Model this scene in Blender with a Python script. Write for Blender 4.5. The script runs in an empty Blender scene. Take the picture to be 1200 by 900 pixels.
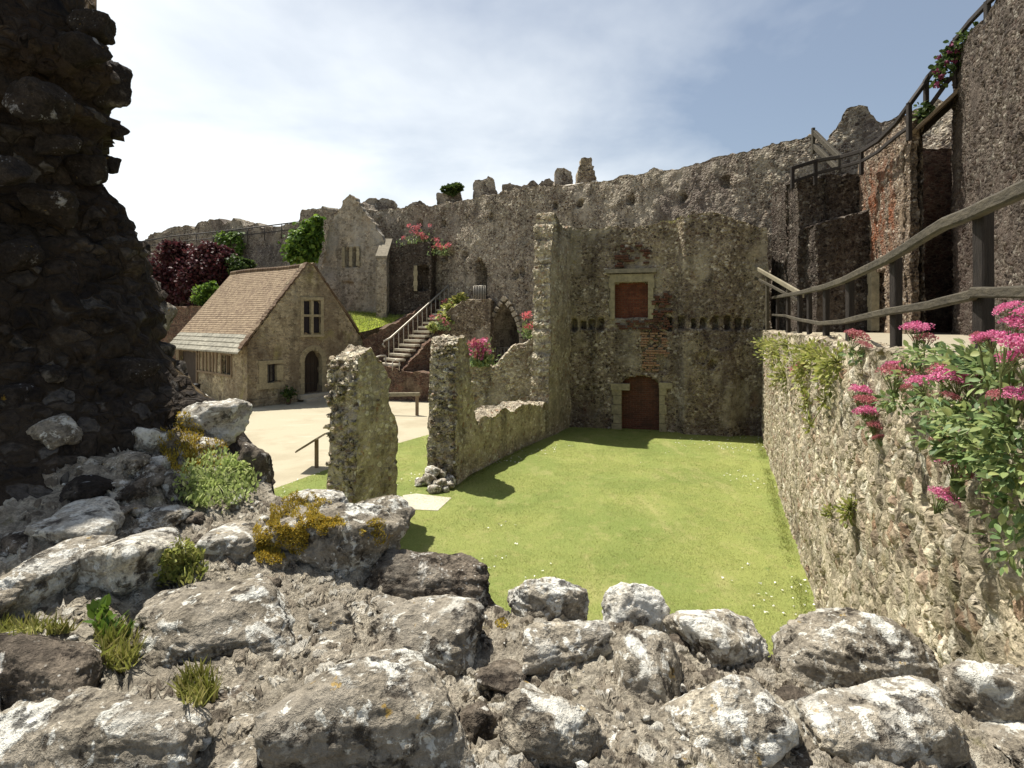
import bpy, bmesh, math, random
import numpy as np
from mathutils import Vector, Matrix
rng = np.random.default_rng(7)
random.seed(7)
scene = bpy.context.scene
COL = scene.collection
R = math.radians
EYE, F, CX, HY = 4.0, 640.0, 600.0, 378.0      # eye height (m), focal length and horizon in photo pixels

def at(px, py, Y): return np.array([(px-CX)/F*Y, Y, EYE-(py-HY)/F*Y])
def gr(px, py, z=0.0):
    Y = (EYE-z)*F/(py-HY); return at(px, py, Y)
def lin(r, g, b):
    f = lambda c: (c/255/12.92 if c/255 <= .04045 else ((c/255+.055)/1.055)**2.4)
    return (f(r), f(g), f(b), 1)

# ------------------------------------------------------------------ noise
def _h(i, j, k, s):
    with np.errstate(over='ignore'):
        n = (i.astype(np.uint32)*np.uint32(374761393) + j.astype(np.uint32)*np.uint32(668265263) + k.astype(np.uint32)*np.uint32(2147483647) + np.uint32(s)*np.uint32(974634777))
        n = (n ^ (n >> np.uint32(13)))*np.uint32(1274126177)
        n = (n ^ (n >> np.uint32(16)))*np.uint32(2246822519)
        n = n ^ (n >> np.uint32(15))
    return n.astype(np.float64)/4294967295.0
def vn(p, s=0):
    p = np.asarray(p, float); i = np.floor(p).astype(np.int64); f = p-i; f = f*f*f*(f*(f*6-15)+10)
    i = i.astype(np.int64) & 0xffffffff
    r = 0
    for a in (0, 1):
        for b in (0, 1):
            for c in (0, 1):
                w = (f[..., 0] if a else 1-f[..., 0])*(f[..., 1] if b else 1-f[..., 1])*(f[..., 2] if c else 1-f[..., 2])
                r = r + w*_h((i[..., 0]+a) & 0xffffffff, (i[..., 1]+b) & 0xffffffff, (i[..., 2]+c) & 0xffffffff, s)
    return r*2-1
def fbm(p, o=4, s=0, g=.5):
    p = np.asarray(p, float); r = 0; a = 1; t = 0
    for k in range(o):
        r = r + a*vn(p*2**k + 17.3*k, s+k); t += a; a *= g
    return r/t
def vecn(p, o=3, s=0): return np.stack([fbm(p, o, s+11), fbm(p, o, s+29), fbm(p, o, s+53)], -1)
def n1(x, s=0, o=4):
    x = np.asarray(x, float); return fbm(np.stack([x, x*0+.5, x*0+.5], -1), o, s)

# ------------------------------------------------------------------ objects
ORIG = {}
def tag(o, label=None, cat=None, group=None, kind=None):
    if label: o['label'] = label
    if cat: o['category'] = cat
    if group: o['group'] = group
    if kind: o['kind'] = kind
    return o
def thing(name, label, cat, loc, group=None):
    o = bpy.data.objects.new(name, None); COL.objects.link(o); o.empty_display_size = .2
    o.location = loc; ORIG[o.name] = np.array(loc, float)
    return tag(o, label, cat, group)
def mk(name, V, Fs, mat, parent=None, origin=None, smooth=True):
    """one mesh object; V in world metres, Fs list of index arrays (n,3)/(n,4)"""
    V = np.asarray(V, float)
    if not isinstance(Fs, list): Fs = [Fs]
    Fs = [np.asarray(f, np.int32) for f in Fs if len(f)]
    if parent is not None: org = ORIG[parent.name]
    elif origin is not None: org = np.array(origin, float)
    else: org = np.array([V[:, 0].mean(), V[:, 1].mean(), V[:, 2].min()])
    me = bpy.data.meshes.new(name)
    me.vertices.add(len(V)); me.vertices.foreach_set('co', (V-org).astype(np.float32).ravel())
    nl = sum(f.size for f in Fs); nf = sum(len(f) for f in Fs)
    me.loops.add(nl); me.loops.foreach_set('vertex_index', np.concatenate([f.ravel() for f in Fs]))
    me.polygons.add(nf)
    tot = np.concatenate([np.full(len(f), f.shape[1]) for f in Fs]); st = np.concatenate([[0], np.cumsum(tot)[:-1]])
    me.polygons.foreach_set('loop_start', st.astype(np.int32))
    me.polygons.foreach_set('use_smooth', np.full(nf, smooth))
    me.update(calc_edges=True); me.validate()
    if mat: me.materials.append(mat)
    o = bpy.data.objects.new(name, me); COL.objects.link(o)
    if parent is not None: o.parent = parent
    else: o.location = org
    ORIG[o.name] = org
    return o
class MB:
    def __init__(s): s.v = []; s.q = []; s.t = []; s.n = 0
    def add(s, V, q=(), t=()):
        V = np.asarray(V, float)
        if len(q): s.q.append(np.asarray(q)+s.n)
        if len(t): s.t.append(np.asarray(t)+s.n)
        s.v.append(V); s.n += len(V); return s
    BQ = [[0, 1, 3, 2], [4, 6, 7, 5], [0, 4, 5, 1], [2, 3, 7, 6], [0, 2, 6, 4], [1, 5, 7, 3]]
    def obox(s, c, ax, ay, az):      # centre and three half vectors
        c, ax, ay, az = map(lambda a: np.asarray(a, float), (c, ax, ay, az))
        return s.add([c+i*ax+j*ay+k*az for i in (-1, 1) for j in (-1, 1) for k in (-1, 1)], s.BQ)
    def box(s, x0, x1, y0, y1, z0, z1):
        return s.obox([(x0+x1)/2, (y0+y1)/2, (z0+z1)/2], [(x1-x0)/2, 0, 0], [0, (y1-y0)/2, 0], [0, 0, (z1-z0)/2])
    def beam(s, a, b, w, h, wob=0, seg=1, seed=0):    # rectangular timber, bent a little by wob
        a, b = np.asarray(a, float), np.asarray(b, float); d = b-a; L = np.linalg.norm(d); d = d/L
        up = np.array([0, 0, 1.]) if abs(d[2]) < .9 else np.array([1., 0, 0])
        sd = np.cross(d, up); sd /= np.linalg.norm(sd); up = np.cross(sd, d)
        seg = max(seg, 1); V = []
        for i in range(seg+1):
            t = i/seg; c = a+d*L*t
            if wob: c = c + (sd*n1([t*L*1.3], seed)[0] + up*n1([t*L*1.3], seed+5)[0])*wob
            k = 1+(.12*n1([t*L*4], seed+9)[0] if wob else 0)
            for (x, y) in ((-1, -.8), (-.8, -1), (.8, -1), (1, -.8), (1, .8), (.8, 1), (-.8, 1), (-1, .8)): V.append(c+sd*w/2*x*k+up*h/2*y*k)
        q = [[i*8+k, i*8+(k+1) % 8, i*8+8+(k+1) % 8, i*8+8+k] for i in range(seg) for k in range(8)]
        s.add(V, q)
        base = s.n-len(V)
        for e in (0, seg*8):
            s.q.append(np.array([[e+0, e+1, e+2, e+3], [e+0, e+3, e+4, e+7], [e+7, e+4, e+5, e+6]])+base)
        return s
    def tube(s, P, r, k=8):
        P = np.asarray(P, float); n = len(P); T = np.gradient(P, axis=0); V = []
        r = np.broadcast_to(r, (n,))
        ref = np.array([.31, .17, .93])
        for i in range(n):
            t = T[i]/np.linalg.norm(T[i]); a = np.cross(t, ref if abs(t@ref) < .95 else np.array([1., 0, 0])); a /= np.linalg.norm(a); b = np.cross(t, a)
            for j in range(k):
                an = 2*math.pi*j/k; V.append(P[i]+r[i]*(a*math.cos(an)+b*math.sin(an)))
        V.append(P[0]); V.append(P[-1])
        q = [[i*k+j, i*k+(j+1) % k, (i+1)*k+(j+1) % k, (i+1)*k+j] for i in range(n-1) for j in range(k)]
        t = [[n*k, (j+1) % k, j] for j in range(k)]+[[n*k+1, (n-1)*k+j, (n-1)*k+(j+1) % k] for j in range(k)]
        return s.add(V, q, t)
    def build(s, name, mat, parent=None, smooth=False, origin=None):
        fs = []
        if s.q: fs.append(np.concatenate(s.q))
        if s.t: fs.append(np.concatenate(s.t))
        return mk(name, np.concatenate(s.v), fs, mat, parent, origin, smooth)

# ------------------------------------------------------------------ node helper
class G:
    def __init__(s, name):
        s.m = bpy.data.materials.new(name); s.m.use_nodes = True; s.t = s.m.node_tree; s.t.nodes.clear()
        s.out = s.t.nodes.new('ShaderNodeOutputMaterial')
    def n(s, ty, **kw):
        n = s.t.nodes.new('ShaderNode'+ty)
        for k, v in kw.items(): setattr(n, k, v)
        return n
    def set(s, sock, v):
        if isinstance(v, bpy.types.NodeSocket): s.t.links.new(v, sock)
        elif v is not None:
            if hasattr(sock.default_value, '__len__') and not hasattr(v, '__len__'): v = [v]*len(sock.default_value)
            if hasattr(v, '__len__') and len(v) == 4 and len(sock.default_value) == 3: v = v[:3]
            if hasattr(v, '__len__') and len(v) == 3 and len(sock.default_value) == 4: v = list(v)+[1]
            sock.default_value = v
    def coord(s, k='Object'): return s.n('TexCoord').outputs[k]
    def noise(s, vec, scale, detail=4, rough=.55, dist=0, out='Fac'):
        n = s.n('TexNoise'); s.set(n.inputs['Vector'], vec); n.inputs['Scale'].default_value = scale; n.inputs['Detail'].default_value = detail
        n.inputs['Roughness'].default_value = rough; n.inputs['Distortion'].default_value = dist; return n.outputs[out]
    def vor(s, vec, scale, feature='F1', out='Distance', rnd=1.0):
        n = s.n('TexVoronoi', feature=feature); s.set(n.inputs['Vector'], vec); n.inputs['Scale'].default_value = scale; n.inputs['Randomness'].default_value = rnd; return n.outputs[out]
    def ramp(s, fac, stops, interp='LINEAR'):
        n = s.n('ValToRGB'); n.color_ramp.interpolation = interp; e = n.color_ramp.elements
        while len(e) > 1: e.remove(e[-1])
        for i, (p, c) in enumerate(stops):
            x = e[0] if i == 0 else e.new(p)
            x.position = p; x.color = c if hasattr(c, '__len__') else (c, c, c, 1)
        s.set(n.inputs['Fac'], fac); return n.outputs['Color']
    def mr(s, v, a, b, c=0., d=1., smooth=True):
        n = s.n('MapRange'); n.interpolation_type = 'SMOOTHSTEP' if smooth else 'LINEAR'
        s.set(n.inputs[0], v)
        for i, x in enumerate((a, b, c, d)): s.set(n.inputs[1+i], x)
        return n.outputs[0]
    def math(s, op, a, b=0., c=None):
        n = s.n('Math', operation=op); s.set(n.inputs[0], a); s.set(n.inputs[1], b)
        if c is not None: s.set(n.inputs[2], c)
        return n.outputs[0]
    def vm(s, op, a, b=None, sc=None):
        n = s.n('VectorMath', operation=op); s.set(n.inputs[0], a)
        if b is not None: s.set(n.inputs[1], b)
        if sc is not None: s.set(n.inputs['Scale'], sc)
        return n.outputs['Value'] if op in ('DOT_PRODUCT', 'LENGTH') else n.outputs[0]
    def mix(s, fac, a, b, blend='MIX'):
        n = s.n('Mix', data_type='RGBA', blend_type=blend); s.set(n.inputs[0], fac); s.set(n.inputs[6], a); s.set(n.inputs[7], b); return n.outputs[2]
    def sep(s, v):
        n = s.n('SeparateXYZ'); s.set(n.inputs[0], v); return n.outputs
    def comb(s, x, y, z):
        n = s.n('CombineXYZ')
        for i, v in enumerate((x, y, z)): s.set(n.inputs[i], v)
        return n.outputs[0]
    def bump(s, h, strength, dist=.02, nrm=None):
        n = s.n('Bump'); n.inputs['Strength'].default_value = strength; n.inputs['Distance'].default_value = dist; s.set(n.inputs['Height'], h)
        if nrm is not None: s.set(n.inputs['Normal'], nrm)
        return n.outputs[0]
    def done(s, col, rough=.9, nrm=None, disp=None, amp=None, spec=.25, metal=0, transl=0):
        p = s.n('BsdfPrincipled'); s.set(p.inputs['Base Color'], col); s.set(p.inputs['Roughness'], rough); s.set(p.inputs['Specular IOR Level'], spec); p.inputs['Metallic'].default_value = metal
        if nrm is not None: s.set(p.inputs['Normal'], nrm)
        sh = p.outputs[0]
        if transl:
            t = s.n('BsdfTranslucent'); s.set(t.inputs[0], col); m = s.n('MixShader'); m.inputs[0].default_value = transl
            s.t.links.new(sh, m.inputs[1]); s.t.links.new(t.outputs[0], m.inputs[2]); sh = m.outputs[0]
        s.t.links.new(sh, s.out.inputs['Surface'])
        if disp is not None:
            d = s.n('Displacement'); s.set(d.inputs['Height'], disp); d.inputs['Midlevel'].default_value = .5; d.inputs['Scale'].default_value = amp
            s.t.links.new(d.outputs[0], s.out.inputs['Displacement']); s.m.displacement_method = 'BOTH'
        return s.m

# ------------------------------------------------------------------ materials
def masonry(name, pal, mortar, scale=7.5, amp=.05, mw=.07, sq=1.25, warp=.1, stains=(), pits=.35, fine=.6, rust=False):
    g = G(name); tc = g.coord()
    wv = g.vm('SUBTRACT', g.noise(tc, 4.5, 3, out='Color'), (.5, .5, .5))
    v = g.vm('ADD', tc, g.vm('SCALE', wv, sc=warp))
    v = g.vm('MULTIPLY', v, (1, 1, sq))
    c = g.sep(g.vor(v, scale, out='Color')); ed = g.vor(v, scale, 'DISTANCE_TO_EDGE'); f1 = g.vor(v, scale)
    fn = g.noise(tc, 34, 6, .65); fm = g.noise(tc, 9, 4, .6)
    stone = g.ramp(c[0], [(i/(len(pal)-1), p) for i, p in enumerate(pal)])
    stone = g.mix(1, stone, g.ramp(fn, [(.28, 1-fine), (.5, 1.), (.72, 1+fine)]), 'MULTIPLY')
    tone = g.noise(g.vm('ADD', tc, (31., 7., 2.)), 1.9, 5, .7)
    mo = g.mix(1, mortar, g.ramp(g.math('MULTIPLY_ADD', fm, .5, g.math('MULTIPLY', fn, .5)), [(.3, .45), (.5, 1.), (.7, 1.45)]), 'MULTIPLY')
    wid = g.mr(fm, .35, .7, mw*.5, mw*2.6)
    mask = g.mr(ed, g.math('MULTIPLY', wid, .35), wid)
    skim = g.mr(g.noise(g.vm('ADD', tc, (41., 17., 5.)), .75, 5, .62), .56, .64)       # patches still covered by render
    mask = g.math('MULTIPLY', mask, g.math('MULTIPLY_ADD', skim, -.72, 1.))
    strk = g.noise(g.vm('MULTIPLY', g.vm('ADD', tc, (3., 9., 0.)), (1, 1, .10)), 1.7, 5, .65)
    col = g.mix(mask, mo, stone)
    col = g.mix(1, col, g.ramp(tone, [(.3, .62), (.5, 1.), (.7, 1.35)]), 'MULTIPLY')
    col = g.mix(1, col, g.ramp(strk, [(.34, .66), (.48, 1.), (.68, 1.15)]), 'MULTIPLY')
    for k, (sc, lo, hi, amt, scol, bl) in enumerate(stains):
        ns = g.noise(g.vm('ADD', g.vm('MULTIPLY', tc, (1, 1, .7)), (13.1*k, 3.7*k, 9.3*k)), sc, 6, .62)
        col = g.mix(g.mr(ns, lo, hi, 0, amt), col, scol, bl)
    if rust:      # iron stain running down one stretch of the wall
        p_ = g.sep(tc); rn = g.noise(g.vm('MULTIPLY', tc, (1, 1, .35)), 2.6, 6, .68)
        rm = g.math('MULTIPLY', g.math('MULTIPLY', g.mr(p_[1], -1.4, -.8), g.mr(p_[1], 1.6, .9)), g.math('MULTIPLY', g.mr(p_[2], 2.2, 3.4), g.mr(p_[2], 6.2, 5.0)))
        col = g.mix(g.math('MULTIPLY', rm, g.mr(rn, .42, .62, 0, .85)), col, lin(118, 68, 42))
    dome = g.mr(f1, .65, .05, .35, 1.)
    h = g.math('MULTIPLY', mask, g.math('MULTIPLY', dome, g.math('MULTIPLY_ADD', c[1], .7, .5)))
    h = g.math('ADD', g.math('MULTIPLY', h, .65), g.math('MULTIPLY', fn, .28))
    pit = g.mr(g.noise(g.vm('ADD', tc, (5., 2., 8.)), 3.6, 3, .6), .60, .70)
    h = g.math('SUBTRACT', h, g.math('MULTIPLY', pit, pits))
    h = g.math('ADD', h, g.math('MULTIPLY', g.math('SUBTRACT', fm, .5), .5))
    return g.done(col, .92, None, h, amp, .15)
FLINT = [lin(60, 52, 46), lin(104, 94, 82), lin(140, 130, 112), lin(84, 72, 62), lin(160, 150, 130), lin(112, 100, 88), lin(185, 178, 160), lin(92, 74, 60), lin(128, 118, 104)]
DARKF = [lin(62, 54, 48), lin(98, 86, 76), lin(124, 112, 98), lin(78, 66, 58), lin(142, 130, 114), lin(100, 88, 78), lin(178, 168, 152), lin(88, 70, 58), lin(112, 100, 88)]
PALEF = [lin(112, 102, 88), lin(150, 140, 120), lin(176, 166, 142), lin(128, 114, 98), lin(192, 184, 160), lin(150, 136, 116), lin(206, 200, 182), lin(134, 110, 90), lin(166, 156, 134)]
M = {}
M['curtain'] = masonry('curtain_flint', [tuple(v*.95 for v in c[:3])+(1,) for c in FLINT], lin(150, 141, 128), 8.6, .09, .08, stains=((.22, .43, .62, .6, lin(88, 79, 75), 'MIX'), (.9, .50, .68, .6, lin(164, 156, 140), 'MIX'), (.5, .58, .75, .3, lin(112, 108, 82), 'MIX')), fine=.85)
M['ruinface'] = masonry('flush_ruin_face', PALEF, lin(156, 147, 128), 8.0, .05, .13, pits=.3, stains=((.6, .50, .7, .4, lin(108, 98, 82), 'MIX'), (1.3, .62, .76, .25, lin(124, 120, 90), 'MIX')))
M['hall'] = masonry('hall_flint', [tuple(v*1.18 for v in c[:3])+(1,) for c in DARKF], lin(142, 130, 106), 9.0, .075, .09, stains=((.35, .46, .62, .6, lin(72, 60, 57), 'MIX'), (.8, .50, .66, .75, lin(170, 160, 140), 'MIX'), (.6, .58, .74, .35, lin(106, 104, 76), 'MIX'), (.9, .62, .75, .4, lin(112, 72, 56), 'MIX')), fine=.85)
M['ruin'] = masonry('ruin_flint', PALEF, lin(152, 143, 126), 8.4, .12, .08, pits=.55, stains=((.6, .50, .7, .45, lin(98, 86, 66), 'MIX'), (1.3, .62, .76, .25, lin(124, 118, 90), 'MIX')))
M['retain'] = masonry('retaining_flint', [tuple(v*k for v, k in zip(c[:3], (.86, .85, .83)))+(1,) for c in PALEF], lin(160, 150, 129), 9.0, .075, .09, sq=.8, pits=.55, stains=((.8, .52, .72, .4, lin(128, 116, 92), 'MIX'), (1.5, .58, .74, .4, lin(138, 138, 84), 'MIX')))
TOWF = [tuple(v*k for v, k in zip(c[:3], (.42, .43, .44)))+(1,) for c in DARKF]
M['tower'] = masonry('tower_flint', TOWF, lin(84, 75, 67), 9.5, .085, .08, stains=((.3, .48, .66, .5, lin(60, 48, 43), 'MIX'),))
M['rusttower'] = masonry('rust_stained_flint', [tuple(v*.85 for v in c[:3])+(1,) for c in DARKF], lin(122, 106, 88), 9.5, .085, .08, stains=((.3, .48, .66, .4, lin(96, 80, 68), 'MIX'),), rust=True)
M['house'] = masonry('house_stone', [lin(124, 113, 93), lin(156, 145, 120), lin(140, 126, 102), lin(172, 161, 136), lin(112, 100, 83), lin(148, 138, 116)], lin(158, 147, 121), 5.4, .045, .06, sq=1.7, warp=.09, pits=.3, fine=.5, stains=((.45, .44, .60, .6, lin(106, 92, 76), 'MIX'), (1.6, .54, .66, .6, lin(82, 68, 56), 'MIX'), (.9, .56, .7, .45, lin(146, 140, 84), 'MIX'), (.7, .58, .72, .4, lin(172, 166, 148), 'MIX')))
M['gable'] = masonry('gable_stone', [lin(126, 116, 102), lin(150, 140, 124), lin(108, 98, 84), lin(160, 152, 136), lin(136, 126, 110)], lin(160, 150, 132), 5.2, .05, .06, pits=.2, fine=.35, stains=((.35, .46, .6, .6, lin(158, 154, 146), 'MIX'), (.6, .55, .7, .45, lin(140, 112, 70), 'MIX')))
M['brickwall'] = masonry('dark_brick_rubble', [lin(82, 62, 54), lin(104, 78, 66), lin(70, 56, 50), lin(116, 96, 80)], lin(112, 98, 82), 6., .05, .06, sq=2., stains=((.7, .5, .7, .4, lin(62, 52, 48), 'MIX'),))
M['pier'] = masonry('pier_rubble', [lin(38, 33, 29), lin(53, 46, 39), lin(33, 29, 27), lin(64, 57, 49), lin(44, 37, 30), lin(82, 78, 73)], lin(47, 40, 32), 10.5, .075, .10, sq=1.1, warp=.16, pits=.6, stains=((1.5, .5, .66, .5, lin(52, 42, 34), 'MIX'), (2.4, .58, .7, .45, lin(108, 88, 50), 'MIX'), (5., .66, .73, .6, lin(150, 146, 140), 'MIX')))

def lichen_stone(name, base, base2, white, lo, hi, yellow=.0, seed=0):
    g = G(name); tc = g.coord(); oi = g.n('ObjectInfo').outputs['Random']
    v = g.vm('ADD', tc, g.vm('SCALE', g.comb(oi, oi, oi), sc=60.))
    n1_ = g.noise(v, 5, 8, .68); n2_ = g.noise(v, 26, 6, .7); n3_ = g.noise(v, 90, 4, .7)
    col = g.mix(g.mr(n1_, .36, .64), base, base2)
    col = g.mix(1, col, g.ramp(n2_, [(.30, .42), (.5, 1.), (.70, 1.5)]), 'MULTIPLY')
    col = g.mix(1, col, g.ramp(n3_, [(.3, .55), (.5, 1.), (.7, 1.45)]), 'MULTIPLY')
    # crusts of pale lichen with crisp ragged edges
    w = g.noise(g.vm('ADD', v, (7., 1., 3.)), 7.5, 7, .60, .4)
    wm = g.mr(g.math('ADD', w, g.math('MULTIPLY', g.math('SUBTRACT', n3_, .5), .16)), lo, hi)
    wcol = g.mix(1, white, g.ramp(n2_, [(.3, .62), (.5, 1.), (.75, 1.12)]), 'MULTIPLY')
    col = g.mix(wm, col, wcol)
    w2 = g.noise(g.vm('ADD', v, (3., 9., 1.)), 3.6, 6, .66)
    wm2 = g.mr(w2, lo-.06, lo+.10, 0, .7)
    col = g.mix(wm2, col, g.mix(1, lin(158, 150, 136), g.ramp(n2_, [(.3, .6), (.7, 1.3)]), 'MULTIPLY'))
    sp = g.vor(g.vm('ADD', v, (1., 4., 9.)), 46)
    col = g.mix(g.math('MULTIPLY', g.mr(sp, .2, .12), g.mr(n1_, .5, .6, 0, .8)), col, white)
    w3 = g.noise(g.vm('ADD', v, (12., 5., 8.)), 19, 6, .66, .5)
    col = g.mix(g.mr(w3, lo+.05, lo+.09, 0, .85), col, wcol)
    if yellow:
        y = g.noise(g.vm('ADD', v, (2., 2., 6.)), 14, 5, .6)
        col = g.mix(g.mr(y, .66, .70, 0, yellow), col, lin(176, 140, 40))
    dk = g.noise(g.vm('ADD', v, (8., 5., 2.)), 11, 6, .7)
    col = g.mix(g.mr(dk, .53, .64, 0, .8), col, lin(54, 47, 41))
    h = g.math('ADD', g.math('MULTIPLY', n1_, .9), g.math('ADD', g.math('MULTIPLY', n2_, .45), g.math('MULTIPLY', n3_, .16)))
    h = g.math('ADD', h, g.math('MULTIPLY', wm, .05))
    h = g.math('SUBTRACT', h, g.math('MULTIPLY', g.mr(dk, .56, .68), .25))
    return g.done(col, .9, g.bump(h, 1., .06), spec=.15)
M['s_grey'] = lichen_stone('grey_lichen_stone', lin(124, 116, 102), lin(160, 151, 135), lin(226, 224, 213), .53, .60, .6)
M['s_dark'] = lichen_stone('dark_lichen_stone', lin(82, 74, 65), lin(116, 106, 93), lin(214, 210, 200), .585, .64)
M['s_pale'] = lichen_stone('pale_lichen_stone', lin(144, 135, 119), lin(178, 169, 151), lin(230, 228, 218), .485, .56, .5)
M['s_white'] = lichen_stone('white_lichen_stone', lin(178, 171, 155), lin(208, 202, 188), lin(232, 230, 220), .48, .57)
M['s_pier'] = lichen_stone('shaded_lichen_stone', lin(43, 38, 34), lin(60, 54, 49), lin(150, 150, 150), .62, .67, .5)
def core_mat():
    g = G('lime_mortar_rubble'); tc = g.coord()
    n1_ = g.noise(tc, 4, 6, .6); n2_ = g.noise(tc, 30, 6, .7); n3_ = g.noise(tc, 110, 4, .7)
    col = g.ramp(n1_, [(.3, lin(118, 110, 97)), (.45, lin(164, 156, 140)), (.55, lin(138, 130, 116)), (.7, lin(186, 178, 162))])
    col = g.mix(1, col, g.ramp(n2_, [(.28, .4), (.5, 1.), (.72, 1.55)]), 'MULTIPLY')
    col = g.mix(1, col, g.ramp(n3_, [(.3, .6), (.5, 1.), (.7, 1.4)]), 'MULTIPLY')
    wv = g.vm('ADD', tc, g.vm('SCALE', g.noise(tc, 20, 3, out='Color'), sc=.05))
    c = g.sep(g.vor(wv, 22, out='Color')); ed = g.vor(wv, 22, 'DISTANCE_TO_EDGE')
    peb = g.math('MULTIPLY', g.mr(ed, .05, .16), g.mr(c[0], .55, .6))
    pc = g.ramp(c[1], [(0, lin(96, 88, 78)), (.5, lin(150, 140, 124)), (1, lin(206, 202, 190))])
    col = g.mix(peb, col, g.mix(1, pc, g.ramp(n2_, [(.3, .6), (.7, 1.3)]), 'MULTIPLY'))
    wl = g.noise(g.vm('ADD', tc, (4., 4., 4.)), 8, 7, .66)
    col = g.mix(g.mr(wl, .60, .65, 0, .8), col, lin(196, 190, 174))
    gy = g.noise(g.vm('ADD', tc, (14., 4., 4.)), 5, 6, .66)
    col = g.mix(g.mr(gy, .60, .70, 0, .5), col, lin(112, 106, 52))
    h = g.math('ADD', g.math('MULTIPLY', n1_, .5), g.math('ADD', g.math('MULTIPLY', n2_, .8), g.math('ADD', g.math('MULTIPLY', peb, .35), g.math('MULTIPLY', n3_, .3))))
    return g.done(col, .95, None, g.math('SUBTRACT', h, .5), .05, .1)
M['core'] = core_mat()
def grass_mat(name, a, b, c, fine=90):
    g = G(name); tc = g.coord()
    n = g.noise(tc, .35, 5, .6); n2 = g.noise(tc, fine, 4, .7); n3 = g.noise(tc, 2.6, 5, .7)
    col = g.mix(g.mr(n, .38, .62), a, b)
    col = g.mix(g.mr(n3, .5, .72, 0, .55), col, c)
    col = g.mix(1, col, g.ramp(n2, [(.3, .6), (.5, 1.), (.7, 1.35)]), 'MULTIPLY')
    n4 = g.noise(g.vm('MULTIPLY', tc, (1., .35, 1.)), 1.1, 5, .65); col = g.mix(g.mr(n4, .54, .70, 0, .4), col, lin(170, 160, 112))
    n5 = g.vor(tc, 2.3); col = g.mix(g.math('MULTIPLY', g.mr(n5, .16, .06), g.mr(n, .5, .6, 0, .5)), col, lin(92, 118, 56))
    return g.done(col, .85, g.bump(g.math('ADD', n2, g.math('MULTIPLY', n3, .6)), .8, .03), spec=.15)
M['lawn'] = grass_mat('mown_grass', lin(120, 132, 70), lin(138, 144, 80), lin(156, 150, 98))
M['bank'] = grass_mat('bank_grass', lin(150, 166, 52), lin(170, 180, 66), lin(130, 148, 54), 14)
def simple(name, col, var=.25, scale=12, rough=.8, bump=.3, metal=0, spec=.3, streak=None):
    g = G(name); tc = g.coord(); v = g.vm('MULTIPLY', tc, streak) if streak else tc
    n = g.noise(v, scale, 6, .65); n2 = g.noise(tc, scale*.12, 4, .6)
    c = g.mix(1, col, g.ramp(n, [(.28, 1-var), (.5, 1.), (.72, 1+var)]), 'MULTIPLY')
    c = g.mix(1, c, g.ramp(n2, [(.3, 1-var*.6), (.7, 1+var*.5)]), 'MULTIPLY')
    return g.done(c, rough, g.bump(n, bump, .02), spec=spec, metal=metal)
def gravel_mat():
    g = G('courtyard_gravel'); tc = g.coord(); n = g.noise(tc, 70, 5, .7); n2 = g.noise(tc, .45, 6, .65); n3 = g.noise(g.vm('MULTIPLY', tc, (.5, 1.6, 1.)), .9, 5, .6)
    c = g.mix(1, lin(168, 160, 138), g.ramp(n, [(.28, .72), (.5, 1.), (.72, 1.25)]), 'MULTIPLY')
    c = g.mix(g.mr(n2, .45, .65, 0, .6), c, lin(150, 140, 118)); c = g.mix(g.mr(n3, .55, .7, 0, .45), c, lin(186, 180, 162))
    return g.done(c, .95, g.bump(n, .5, .03), spec=.1)
M['gravel'] = gravel_mat()
M['paving'] = simple('worn_paving', lin(176, 170, 152), .12, 20, .9, .3)
M['pathm'] = simple('path_grit', lin(146, 138, 119), .15, 30, .95, .4)
M['ashlar'] = simple('dressed_stone', lin(148, 138, 112), .34, 9, .9, .4)
M['ashlar_grey'] = simple('grey_dressed_stone', lin(128, 120, 104), .34, 7, .9, .4)
M['step'] = simple('stone_steps', lin(178, 170, 152), .2, 8, .9, .3)
M['wood'] = simple('weathered_rail_wood', lin(74, 68, 56), .5, 9, .8, .6, streak=(1, 1, 4))
M['woodpale'] = simple('bleached_rail_wood', lin(130, 122, 102), .3, 9, .8, .5)
M['woodark'] = simple('dark_post_wood', lin(44, 38, 33), .4, 12, .8, .6, streak=(4, 4, .6))
M['timber'] = simple('timber_framing', lin(120, 104, 84), .3, 10, .85, .4, streak=(3, 3, .4))
M['doorwood'] = simple('darkened_door_boards', lin(60, 51, 44), .3, 10, .8, .4, streak=(6, 6, .4))  # board colour darkened to carry the shade inside the arched doorway
M['metal'] = simple('galvanised_rail', lin(168, 162, 150), .1, 10, .5, .1, .4)
M['iron'] = simple('dark_iron', lin(58, 54, 50), .2, 14, .6, .1, .3)
M['bin'] = simple('black_plastic', lin(40, 40, 42), .1, 14, .5, .05)
M['panel'] = simple('lectern_panel', lin(112, 118, 78), .12, 10, .5, .05)
M['glass'] = simple('leaded_glass', lin(38, 36, 42), .25, 30, .2, .1, spec=.5)
M['soil'] = simple('dark_interior', lin(40, 34, 30), .2, 10, .95, .2)
M['stem'] = simple('plant_stem', lin(104, 112, 66), .2, 20, .7, .1)
M['bark'] = simple('bark', lin(72, 60, 50), .3, 10, .9, .6)
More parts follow.
